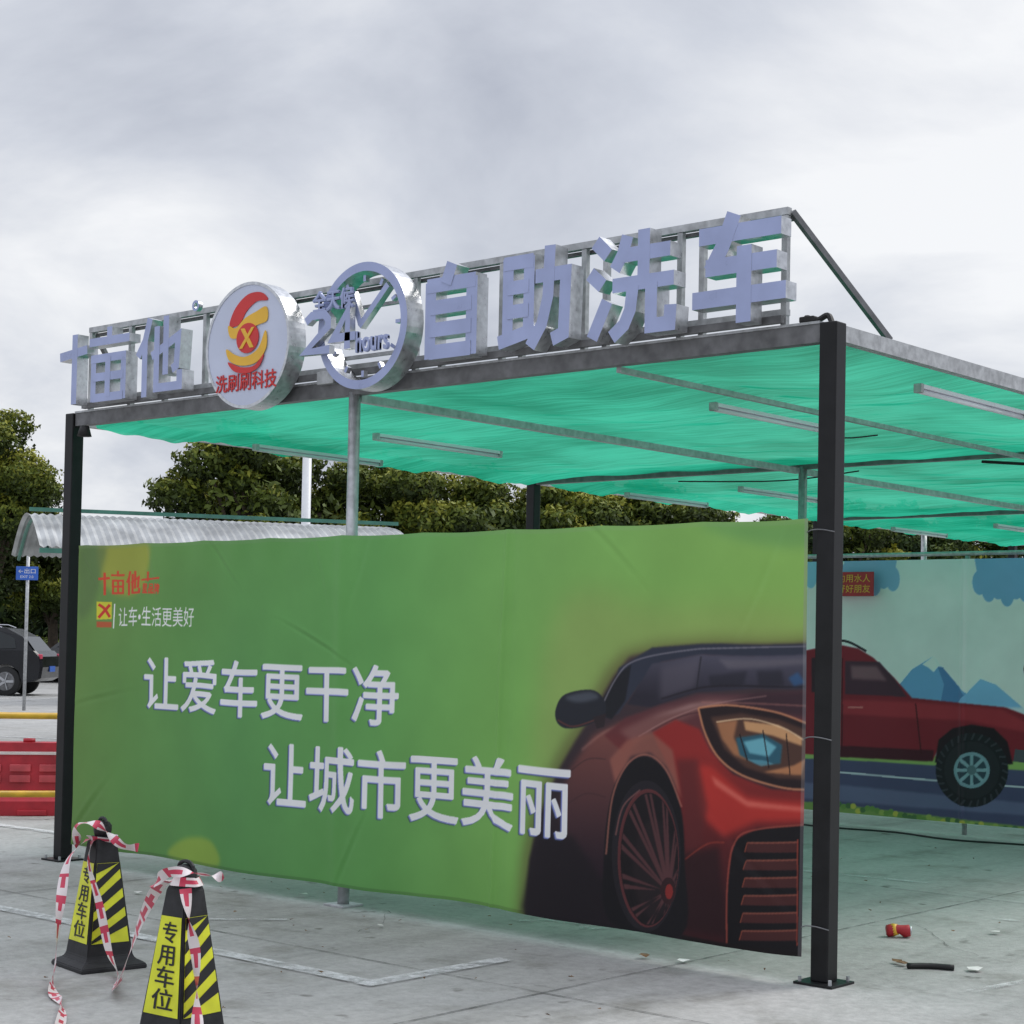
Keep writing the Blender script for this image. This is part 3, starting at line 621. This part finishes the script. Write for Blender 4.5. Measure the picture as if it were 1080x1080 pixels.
C.poly([(640,786),(870,790),(1240,812),(1240,824),(640,806)],(130,156,88),1,1)
C.poly([(640,800),(870,800),(1240,822),(1240,905),(640,850)],(68,68,98),1,1)
C.poly([(640,818),(870,826),(1240,862),(1240,872),(640,826)],(96,98,128),.8,2)
C.line([(860,812),(1000,824),(1240,842)],2,(196,200,205),.8,0,0)
C.poly([(640,838),(870,846),(1000,862),(1240,890),(1240,930),(640,900)],(108,130,72),1,1)
for k in range(60): C.ell(860+k*5,846+k*.7+random.uniform(-2,3),3,3,random.choice([(164,158,70),(92,122,62),(132,148,76),(68,96,60)]))
TR=(118,30,42)
C.poly([(760,700),(830,690),(860,684),(885,680),(905,684),(922,694),(945,716),(962,736),(1020,742),(1060,746),(1084,755),(1092,770),(1094,800),(1066,803),(1058,780),(1025,768),(995,778),(984,802),(880,797),(760,790)],TR,1,1)
C.poly([(862,737),(960,740),(1056,748),(1090,766),(1090,774),(1020,760),(960,757),(862,752)],(154,46,56),.8,3)
C.poly([(860,785),(985,791),(984,803),(860,797)],(58,20,32),.9,1)
C.poly([(891,697),(928,698),(944,716),(957,735),(891,732)],(66,38,52),1,1); C.poly([(897,702),(925,703),(936,718),(898,716)],(146,104,112),.6,3)
C.poly([(856,694),(884,694),(884,732),(856,730)],(48,30,40),1,1)
C.line([(868,681),(890,676),(914,687)],2.5,(26,24,30),1,0)
C.line([(888,694),(888,795)],1.4,(60,16,26),.9,0,0); C.line([(966,742),(972,795)],1.4,(60,16,26),.9,0,0); C.line([(894,746),(910,746)],2,(190,110,110),.8,0,0)
C.poly([(986,804),(990,780),(1005,768),(1025,764),(1048,768),(1062,782),(1068,806)],(30,18,26),1,1)
C.ell(1025,812,38,39,(26,26,32))
for k in range(28):
    a=k*math.pi/14; C.line([(1025+32*math.cos(a),812+32*math.sin(a)),(1025+38*math.cos(a+.08),812+39*math.sin(a+.08))],2,(60,60,68),.7,0,0)
C.ell(1025,812,29,30,(34,34,40)); C.ell(1025,812,19,19,(112,138,150)); C.ell(1025,812,15.5,15.5,(44,60,72))
for k in range(8):
    a=k*math.pi/4; C.line([(1025,812),(1025+16*math.cos(a),812+16*math.sin(a))],3.4,(128,156,166),.9,0,0)
C.ell(1025,812,5,5,(80,100,108))
C.poly([(1070,790),(1096,792),(1096,806),(1068,803)],(70,70,78)); C.ell(1083,706,4,8,(120,110,120)); C.ell(1083,724,6,8,(225,225,225))
C.ell(800,806,38,39,(28,28,34)); C.ell(800,806,18,18,(120,150,160))
mur=sheet_obj('mural_banner',C,MX,MY,lambda X,Z:.006*np.sin(X*3+1)+.004*np.sin(X*9+Z*2)-.02*np.exp(-((X+2.55)/.02)**2)+.006*np.sin(X*21)*np.clip((Z-2.0)/.3,0,1),1.45,print_mat('mural_print',.5))
fr=empty('mural_frame')
for x in (-5.8,-4.2,-2.55,-.9,1.2): tube('mural_post',[(x,6.56,.0),(x,6.56,2.32)],.022,M['galv'],fr,8)
tube('mural_rail',[(-5.85,6.56,2.34),(1.2,6.56,2.34)],.018,M['galv'],fr,8)
nb=empty('notice_sign',(.24,0,0))
box('panel',(-4.04,6.40,1.98),(-3.58,6.412,2.19),M['darkred'],nb,.002)
textobj('notice_text','节约用水人',-4.01,2.10,-3.61,2.17,6.398,M['yellow'],nb); textobj('notice_text','友好好朋友',-4.01,2.01,-3.61,2.08,6.398,M['yellow'],nb)
tube('cable',cr([(-4.2,6.2,.008),(-3.6,6.1,.008),(-3.0,6.2,.008),(-2.4,6.05,.008),(-1.6,6.2,.008),(0,6.0,.008)],8),.008,M['cable'],fr,6)

# ------------------------------------------------------------------ traffic cones
def cone(loc,rot):
    e=empty('traffic_cone',loc,rot)
    def ringz(h,z): return [(-h,-h,z),(h,-h,z),(h,h,z),(-h,h,z)]
    prof=[(.160,0),(.160,.020),(.140,.034),(.122,.042),(.112,.06),(.050,.570),(.044,.585),(.036,.592)]
    V=[];Fc=[]
    for h,z in prof: V+=ringz(h,z)
    for i in range(len(prof)-1):
        for k in range(4): a=i*4; Fc.append((a+k,a+(k+1)%4,a+4+(k+1)%4,a+4+k))
    Fc.append((3,2,1,0)); n=len(V)-4; Fc.append((n,n+1,n+2,n+3))
    o=mesh('body',V,Fc,M['rubber'],e); bm=bmesh.new(); bm.from_mesh(o.data); bmesh.ops.bevel(bm,geom=bm.edges[:],offset=.004,segments=2,affect='EDGES'); bm.to_mesh(o.data); bm.free()
    tube('cap',[(0,0,.588),(0,0,.615),(0,0,.640),(0,0,.655),(0,0,.662)],[.034,.041,.041,.030,.010],M['rubber'],e,16)
    tube('handle',[(math.cos(a)*.040,0,.645+math.sin(a)*.028) for a in np.linspace(0,math.pi,9)],.008,M['rubber'],e,6)
    def hw(z): return .112+(z-.06)/(.51)*(.050-.112)
    for face in range(4):
        R_=Matrix.Rotation(face*math.pi/2,4,'Z')
        z0,z1=.12,.475
        def P(u,z,off): h=hw(z); v=Vector((u*h,-h-off,z)); return R_@v
        mesh('reflective_panel',[P(-.88,z0,.003),P(.88,z0,.003),P(.88,z1,.003),P(-.88,z1,.003)],[(0,1,2,3)],M['neon'],e)
        if face in (0,2):
            me=textmesh('专\n用\n车\n位'); c=np.empty(len(me.vertices)*3); me.vertices.foreach_get('co',c); c=c.reshape(-1,3); mn=c.min(0);mx=c.max(0)
            out=[]
            for p in c:
                uu_=((p[0]-mn[0])/(mx[0]-mn[0])-.5)*1.15; z=z0+.02+(p[1]-mn[1])/(mx[1]-mn[1])*(z1-z0-.04)
                out+=list(P(uu_,z,.0045))
            me.vertices.foreach_set('co',out); me.materials.clear(); me.materials.append(M['blackink']); me.update(); link(bpy.data.objects.new('cone_text',me),e)
            for j,(du,dz) in enumerate(((.0024,0),(.0,.0016),(.0036,.0014))):
                me2=me.copy(); o2=np.array(out).reshape(-1,3); o2=o2+np.array(R_@Vector((du,-.0003*(j+1),dz))); me2.vertices.foreach_set('co',o2.ravel()); me2.update(); link(bpy.data.objects.new('cone_text_weight',me2),e)
        else:
            V=[];Fc=[]
            for k in range(5):
                zb=z0-.03+k*.085; pts=[(-.88,zb+.0),(.88,zb+.10),(.88,zb+.145),(-.88,zb+.045)]
                pts=[(a,min(max(z,z0+.001),z1-.001)) for a,z in pts]; b=len(V); V+=[P(a,z,.0045) for a,z in pts]; Fc.append((b,b+1,b+2,b+3))
            mesh('stripes',V,Fc,M['blackink'],e)
    return e
cone((-2.50,-2.10,0),math.radians(-10)); cone((-1.02,-2.80,0),math.radians(4))
def ribbon(name,pts,w,tw,ph=0):
    P=[Vector(p) for p in cr(pts,14)]; V=[];Fc=[];mi=[]; n=len(P); ang0=random.random()*6
    for i,p in enumerate(P):
        d=(P[min(i+1,n-1)]-P[max(i-1,0)]).normalized(); a=Vector((.25,-.6,.75)); b=d.cross(a).normalized(); c=d.cross(b).normalized()
        th=ang0+tw*math.sin(i/n*math.pi*2.3+ph)+tw*i/n; q=(b*math.cos(th)+c*math.sin(th))*w/2
        pz=[p-q,p-q*.45,p+q*.45,p+q]
        for r_ in pz: V.append((r_.x,r_.y,max(r_.z,.009)))
    s=0
    for i in range(n-1):
        s+=(P[i+1]-P[i]).length; ps=(s/.11)%1
        for k in range(3):
            Fc.append((i*4+k,i*4+k+1,i*4+k+5,i*4+k+4))
            mi.append(0 if (k==1 and ps<.66) or ps<.22 else 1)
    return mesh(name,V,Fc,[M['tapered'],M['tapewhite']],tp,smooth=True,mi=mi)
tp=empty('barrier_tape')
T1=(-2.50,-2.15,.58); T2=(-1.01,-2.84,.61)
ribbon('tape',[T1,(-2.43,-2.22,.48),(-2.37,-2.20,.30),(-2.32,-2.18,.10),(-2.20,-2.22,.02),(-2.02,-2.36,.02),(-1.82,-2.5,.06),(-1.62,-2.6,.22),(-1.40,-2.7,.42),(-1.18,-2.79,.57),T2],.045,1.4)
ribbon('tape',[(-2.52,-2.16,.58),(-2.50,-2.28,.50),(-2.44,-2.36,.30),(-2.35,-2.44,.06),(-2.1,-2.62,.012),(-1.80,-2.78,.012),(-1.50,-3.0,.012)],.045,1.8,1)
ribbon('tape',[(-2.60,-2.16,.54),(-2.54,-2.21,.64),(-2.46,-2.16,.65),(-2.37,-2.09,.56),(-2.31,-2.04,.55)],.04,2.2,2)
ribbon('tape',[(-2.55,-2.10,.575),(-2.50,-2.17,.585),(-2.44,-2.10,.575),(-2.49,-2.04,.58),(-2.55,-2.10,.575)],.035,.6,2)
ribbon('tape',[(-1.13,-2.86,.58),(-1.03,-2.88,.635),(-.95,-2.84,.64),(-.89,-2.78,.63),(-.86,-2.75,.625)],.04,1.6,0)
ribbon('tape',[(-1.07,-2.80,.60),(-1.02,-2.86,.605),(-.96,-2.80,.60),(-1.01,-2.74,.60),(-1.07,-2.80,.60)],.035,.6,2)
ribbon('tape',[(-.97,-2.84,.58),(-.93,-2.85,.46),(-.90,-2.84,.34),(-.86,-2.86,.14),(-.80,-2.90,.02),(-.70,-2.97,.012)],.045,1.6,2)

# ------------------------------------------------------------------ left background furniture
def wbarrier(px,py,ang):
    e=empty('water_filled_barrier',(px,py,0),ang); L_=1.3
    prof=[(-.22,0),(-.22,.12),(-.13,.20),(-.10,.50),(-.09,.60),(.09,.60),(.10,.50),(.13,.20),(.22,.12),(.22,0)]
    n=len(prof); xs_=[-L_/2,-L_/2+.03,L_/2-.03,L_/2]; V=[];Fc=[]
    for i,x in enumerate(xs_):
        k=.9 if i in(0,3) else 1
        V+=[(x,a*k,z*(.985 if i in (0,3) else 1)) for a,z in prof]
    for i in range(3):
        for k in range(n): Fc.append((i*n+k,i*n+(k+1)%n,(i+1)*n+(k+1)%n,(i+1)*n+k))
    Fc+=[tuple(range(n))[::-1],tuple(range(3*n,4*n))]; fixn(mesh('body',V,Fc,M['barred'],e))
    for x in (-.48,-.24,0,.24,.48):
        for sgn in (-1,1):
            yy=sgn*.122
            box('moulded_recess',(x-.085,yy-.014,.36),(x+.085,yy+.014,.42),M['barred2'],e,.006)
            box('moulded_recess',(x-.085,yy-.016,.27),(x+.085,yy+.016,.33),M['barred2'],e,.006)
    for sgn in (-1,1): box('reflective_strip',(-.6,sgn*.104-.006,.50),(.6,sgn*.104+.006,.525),M['tapewhite'],e,.002)
    for x in (-.35,.35): box('foot',(x-.12,-.24,0),(x+.12,.24,.05),M['barred'],e,.01)
    tube('filler_cap',[(.3,0,.6),(.3,0,.63)],.05,M['barred'],e,12)
ang=math.atan2(.795,.607)
u_=Vector((.607,.795))
p0=Vector((-8.40,1.86))
for k in range(3):
    c=p0-u_*(.65+k*1.34); wbarrier(c.x,c.y,ang)
e=empty('pipe_railing'); q=Vector((.795,-.607))*.42
a=p0+u_*.1+q; b=p0-u_*4.2+q
for z in (.84,.20): tube('rail',[(a.x,a.y,z),(b.x,b.y,z)],.028,M['railyellow'],e,10)
for t in (0,1,2,3): 
    c=a+(b-a)*t/3; tube('stanchion',[(c.x,c.y,0),(c.x,c.y,.87)],.028,M['railyellow'],e,10)

def suv(name,r,t,paint):
    X,Y=at(r,t); e=empty(name,(X,Y,0),math.radians(41))
    body=[(-2.35,.42),(-2.38,.62),(-2.32,.84),(-2.15,.98),(-1.25,1.08),(-.55,1.10),(1.6,1.12),(2.22,1.12),(2.36,.98),(2.40,.72),(2.36,.45),(2.2,.36),(1.95,.34),(1.86,.62),(1.62,.78),(1.38,.78),(1.14,.62),(1.05,.30),(-1.0,.30),(-1.08,.62),(-1.32,.78),(-1.56,.78),(-1.80,.62),(-1.9,.36),(-2.2,.36)]
    def loft(nm,prof,secs,mat):
        n=len(prof);V=[];Fc=[]
        for y,s_,dz in secs: V+=[(x*s_,y,z+dz) for x,z in prof]
        for i in range(len(secs)-1):
            for k in range(n): Fc.append((i*n+k,i*n+(k+1)%n,(i+1)*n+(k+1)%n,(i+1)*n+k))
        Fc+=[tuple(range(n)),tuple(range((len(secs)-1)*n,len(secs)*n))[::-1]]; return fixn(mesh(nm,V,Fc,mat,e))
    loft('body',body,[(-.92,.975,0),(-.86,1,0),(.86,1,0),(.92,.975,0)],paint)
    prof=[(-1.32,1.06,.86),(-.66,1.60,.70),(-.2,1.70,.66),(.8,1.72,.66),(1.45,1.66,.67),(1.85,1.46,.74),(2.20,1.06,.86)]
    V=[(x,-w_,z) for x,z,w_ in prof]+[(x,w_,z) for x,z,w_ in prof]; n=len(prof)
    Fc=[(i,i+1,i+1+n,i+n) for i in range(n-1)]+[(0,n,2*n-1,n-1)]
    for o_ in (0,n): Fc+=[(o_+0,o_+1,o_+5,o_+6),(o_+1,o_+2,o_+3,o_+4,o_+5)]
    fixn(mesh('cabin',V,Fc,paint,e))
    def wy(z): return .86-(z-1.06)/.54*.16+.012
    for sgn in(-1,1):
        for wn in ([(-1.08,1.13),(-.58,1.54),(-.16,1.60),(-.16,1.13)],[(-.08,1.13),(-.08,1.61),(.72,1.62),(.76,1.13)],[(.84,1.13),(.80,1.62),(1.32,1.57),(1.66,1.42),(1.72,1.18)]):
            mesh('window',[(x,sgn*wy(z),z) for x,z in wn],[tuple(range(len(wn)))],M['glass'],e)
        for wx in (-1.44,1.50):
            y0=sgn*.72;y1=sgn*.93
            tube('tyre',[(wx,y0,.36),(wx,y1-sgn*.02,.36),(wx,y1,.36)],[.36,.36,.33],M['tyre'],e,28)
            tube('rim',[(wx,y1+sgn*.002,.36),(wx,y1+sgn*.006,.36)],[.235,.22],M['galvdark'],e,24)
            for k in range(5):
                a_=k*2*math.pi/5; beam('spoke',(wx,y1+sgn*.014,.36),(wx+.21*math.cos(a_),y1+sgn*.014,.36+.21*math.sin(a_)),.02,.06,M['alloy'],e)
        box('door_handle',(.45,sgn*.93-.012,.93),(.62,sgn*.93+.012,.955),M['chrome'],e); box('sill',(-1.0,sgn*.9-.03,.29),(1.05,sgn*.9+.03,.36),M['cable'],e)
        box('tail_lamp',(2.17,sgn*.84-.06,.92),(2.37,sgn*.84+.06,1.04),M['tapered'],e,.02); box('head_lamp',(-2.36,sgn*.7-.15,.72),(-2.2,sgn*.7+.15,.86),M['white'],e,.02)
        tube('roof_rail',[(-.2,sgn*.62,1.70),(0,sgn*.62,1.76),(1.1,sgn*.62,1.75),(1.3,sgn*.62,1.68)],.018,M['alloy'],e,6)
        box('mirror',(-.85,sgn*1.02-.09,1.10),(-.7,sgn*1.02+.09,1.24),paint,e,.03)
    box('rear_plate',(2.40,-.25,.6),(2.415,.25,.74),M['blue'],e)
    mesh('rear_window',[(1.88,-.66,1.47),(2.165,-.78,1.12),(2.165,.78,1.12),(1.88,.66,1.47)],[(0,1,2,3)],M['glass'],e).location.x=.012
suv('parked_suv',-.3155,44,M['carblack']); suv('parked_car',-.236,57,pmat('car_paint_grey',(.08,.085,.09),.25,0,.1,3))
X,Y=at(-.2763,35); e=empty('direction_sign',(X,Y,0),math.radians(41))
tube('pole',[(0,0,0),(0,0,3.45)],.035,M['galv'],e,10); box('panel',(-.22,-.06,2.60),(.22,-.04,2.87),M['blue'],e,.005)
textobj('sign_text','←出口',-.17,2.73,.17,2.83,-.062,M['white'],e); textobj('sign_text','EXIT 2.0',-.13,2.64,.13,2.69,-.062,M['white'],e)
X,Y=at(-.1185,27); e=empty('street_lamp',(X,Y,0),math.radians(41)); tube('pole',[(0,0,0),(0,0,4.5)],[.075,.07],M['white'],e,12); box('lamp_head',(-.05,-.05,4.5),(.05,.05,4.56),M['white'],e,.01)
# parking shelter with barrel roof
e=empty('parking_shelter'); A=Vector((-14.75,5.75,2.62)); Bv=Vector((-12.55,10.4,2.66)); d=(Bv-A); nrm=Vector((-.894,.447,0)); V=[];Fc=[]; n1_,n2_=200,16
for i in range(n1_):
    for j in range(n2_):
        t=i/(n1_-1); q=j/(n2_-1); p=A+d*t+nrm*(q*3.0)+Vector((0,0,.50*math.sin(q*math.pi)+.014*math.cos(i*math.pi/2)))
        V.append(p)
for i in range(n1_-1):
    for j in range(n2_-1): a_=i*n2_+j; Fc.append((a_,a_+n2_,a_+n2_+1,a_+1))
mesh('roof_sheet',V,Fc,M['tin'],e,smooth=False)
up=Vector((0,0,1))
beam('eave',A-up*.05,Bv-up*.05,.05,.06,M['greensteel'],e); beam('ridge_pipe',A+nrm*1.1+up*.54,Bv+nrm*1.1+up*.54,.04,.05,M['greensteel'],e)
for t in (.02,.34,.66,.98):
    p=A+d*t; pts=[p+nrm*(q*3)+up*(.50*math.sin(q*math.pi)-.05) for q in np.linspace(0,1,9)]; tube('rib',pts,.025,M['greensteel'],e,6)
    if t>.1: beam('column',(p.x,p.y,0),(p.x,p.y,p.z-.08),.07,.07,M['greensteel'],e); p2=p+nrm*3; beam('column',(p2.x,p2.y,0),(p2.x,p2.y,p2.z-.08),.07,.07,M['greensteel'],e)

# ------------------------------------------------------------------ vegetation
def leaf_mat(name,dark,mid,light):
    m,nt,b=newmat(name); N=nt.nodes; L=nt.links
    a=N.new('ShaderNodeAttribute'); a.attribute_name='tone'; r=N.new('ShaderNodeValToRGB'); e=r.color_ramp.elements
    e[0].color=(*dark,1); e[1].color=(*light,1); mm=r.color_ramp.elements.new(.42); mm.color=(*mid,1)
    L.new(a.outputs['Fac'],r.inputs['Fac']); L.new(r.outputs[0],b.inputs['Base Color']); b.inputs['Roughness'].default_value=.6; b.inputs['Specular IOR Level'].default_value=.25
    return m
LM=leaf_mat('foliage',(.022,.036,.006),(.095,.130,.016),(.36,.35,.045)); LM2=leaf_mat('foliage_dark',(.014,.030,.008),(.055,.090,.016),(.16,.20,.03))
def leafcloud(centers,radii,per,size,seed):
    rg=np.random.default_rng(seed); P=[];Nn=[];T=[]
    for c,r in zip(centers,radii):
        n=int(per*r[0]*r[0]); d=rg.normal(size=(n,3)); d/=np.linalg.norm(d,axis=1)[:,None]; rad=rg.uniform(.45,1.10,n)**.6
        lump=1+.18*np.sin(d[:,0]*7+c[0])*np.sin(d[:,1]*6+c[1])+.14*np.sin(d[:,2]*9+c[2])
        P.append(np.array(c)+d*np.array(r)*(rad*lump)[:,None]); Nn.append(d); T.append(np.clip(.26+.46*d[:,2]*rad+rg.normal(0,.15,n)+rg.normal(0,.12),0,1))  # lighter tops, darker undersides: light from above is put into leaf tone
    P=np.concatenate(P);Nn=np.concatenate(Nn);T=np.concatenate(T); n=len(P)
    a=Nn+rg.normal(0,.7,(n,3)); a/=np.linalg.norm(a,axis=1)[:,None]; t=rg.normal(size=(n,3)); u1=np.cross(a,t); u1/=np.linalg.norm(u1,axis=1)[:,None]; u2=np.cross(a,u1)
    s=(size*rg.uniform(.6,1.35,n))[:,None]; v=np.stack([P-u1*s,P-u2*s*.45+u1*s*.1,P+u1*s,P+u2*s*.45],1)
    return v.reshape(-1,3),T
def mk_leaf(name,v,T,mat,parent=None):
    n=len(T); me=bpy.data.meshes.new(name); me.vertices.add(n*4); me.vertices.foreach_set('co',v.ravel().astype(np.float32)); me.loops.add(n*4); me.loops.foreach_set('vertex_index',np.arange(n*4,dtype=np.int32)); me.polygons.add(n); me.polygons.foreach_set('loop_start',np.arange(0,n*4,4,dtype=np.int32)); me.update(calc_edges=True)
    at_=me.attributes.new('tone','FLOAT','FACE'); at_.data.foreach_set('value',T.astype(np.float32)); me.materials.append(mat); return link(bpy.data.objects.new(name,me),parent)
def tree(r,t,H,R,mat,seed,low=.35,nb=28,dens=3600,size=.075):
    X,Y=at(r,t); e=empty('tree',(X,Y,0)); rg=np.random.default_rng(seed)
    tube('trunk',cr([(0,0,0),(.06,.03,H*.2),(-.03,.05,H*.45),(.02,0,H*.75)],5),[.20-.006*k for k in range(16)],M['bark'],e,9)
    cs=[];rs=[]
    for k in range(nb):
        a=rg.uniform(0,6.283); zf=rg.uniform(0,1)**.8; z=H*(low+.08)+(H*.93-H*(low+.08))*zf; rr_=R*(.90*math.sqrt(max(0.05,1-((zf-.30)/.80)**2)))*rg.uniform(.35,1)
        s=R*rg.uniform(.17,.34); cs.append((rr_*math.cos(a),rr_*math.sin(a),min(z,H-s*.7))); rs.append((s,s,s*.78))
        if k<9: tube('limb',cr([(0,0,H*.3),(cs[-1][0]*.4,cs[-1][1]*.4,(H*.3+z)/2+.1),(cs[-1][0]*.9,cs[-1][1]*.9,z)],4),[.09,.08,.075,.07,.06,.05,.04,.03,.02],M['bark'],e,6)
    v,T=leafcloud(cs,rs,dens,size,seed)
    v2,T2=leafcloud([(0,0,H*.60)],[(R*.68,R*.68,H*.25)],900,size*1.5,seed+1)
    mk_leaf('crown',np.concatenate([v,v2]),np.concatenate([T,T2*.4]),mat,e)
spec=[(-.296,55,8.7,2.9),(-.335,56,9.3,3.2),(-.262,58,6.0,2.4),(-.180,42,5.5,1.6),(-.150,41,6.45,2.1),(-.112,43,6.2,2.2),(-.072,44,6.3,2.3),(-.030,45,6.1,2.4),(.012,46,6.0,2.4),(.055,47,6.1,2.3),(.098,48,5.8,2.3),(.142,50,5.6,2.2),(.185,52,5.9,2.2),(.226,54,6.1,2.3),(.268,56,6.2,2.3),(.31,58,6.3,2.4)]
for i,(r,t,H,R) in enumerate(spec):
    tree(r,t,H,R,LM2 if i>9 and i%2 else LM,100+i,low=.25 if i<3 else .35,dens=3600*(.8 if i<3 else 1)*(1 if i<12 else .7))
cs=[];rs=[]
for k in range(60):
    r=-.46+.0165*k; X,Y=at(r,64+random.uniform(-3,3)); s=random.uniform(1.6,2.6); cs.append((X,Y,random.uniform(.8,2.6))); rs.append((s,s,s*.85))
    X,Y=at(r,68); cs.append((X,Y,random.uniform(2.2,3.4))); rs.append((2.0,2.0,1.6))
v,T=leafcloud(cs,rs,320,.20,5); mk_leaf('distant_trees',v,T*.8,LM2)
cs=[];rs=[]
for k in range(26):
    X,Y=at(-.42+.012*k,60); cs.append((X,Y,.6)); rs.append((.9,.9,.8))
v,T=leafcloud(cs,rs,1300,.09,8); mk_leaf('hedge',v,T,LM2)

# ------------------------------------------------------------------ litter
e=empty('crushed_can',(-.36,1.42,.032),.6)
pts=[(-.065,0,0),(-.06,0,0),(-.03,.008,.005),(0,-.006,.012),(.03,.005,.0),(.056,0,.006),(.06,0,.006)]
tube('can_body',pts,[.022,.031,.034,.022,.033,.031,.02],M['darkred'],e,14); tube('can_label',[(-.030,.008,.005),(-.006,-.003,.010)],[.0352,.0275],M['yellow'],e,14); tube('can_end',[(.056,0,.006),(.064,0,.006)],[.026,.024],M['chrome'],e,14)
tube('pipe_offcut',cr([(.12,.62,.015),(.2,.70,.015),(.30,.74,.015)],4),.014,M['cable'])
V=[];Fc=[];rg=np.random.default_rng(4)
def scrap(x,y,s,k):
    b=len(V); a0=rg.uniform(0,6)
    for i in range(k): a_=a0+i*6.283/k; V.append((x+s*math.cos(a_)*rg.uniform(.5,1.2),y+s*math.sin(a_)*rg.uniform(.5,1.2),.012+rg.uniform(0,.012)))
    Fc.append(tuple(range(b,b+k)))
for x,y,s in ((.38,.80,.04),(-.05,1.9,.03),(-3.5,.05,.04),(-.7,-.05,.03),(-4.2,-.6,.03),(.1,2.6,.03),(-2.4,-.4,.025),(.5,2.0,.03)): scrap(x,y,s,5)
mesh('paper_scrap',V,Fc,M['paper'])
V=[];Fc=[]
for x,y,s in ((.07,.66,.035),(.02,.70,.03),(-.9,-.1,.03),(-3.05,-2.3,.03),(-3.4,-2.1,.025)): scrap(x,y,s,6)
for k in range(150): scrap(rg.uniform(-6,1.5),rg.uniform(-2.6,5.8),rg.uniform(.005,.016),5)
mesh('dry_leaves',V,Fc,M['leaf'])
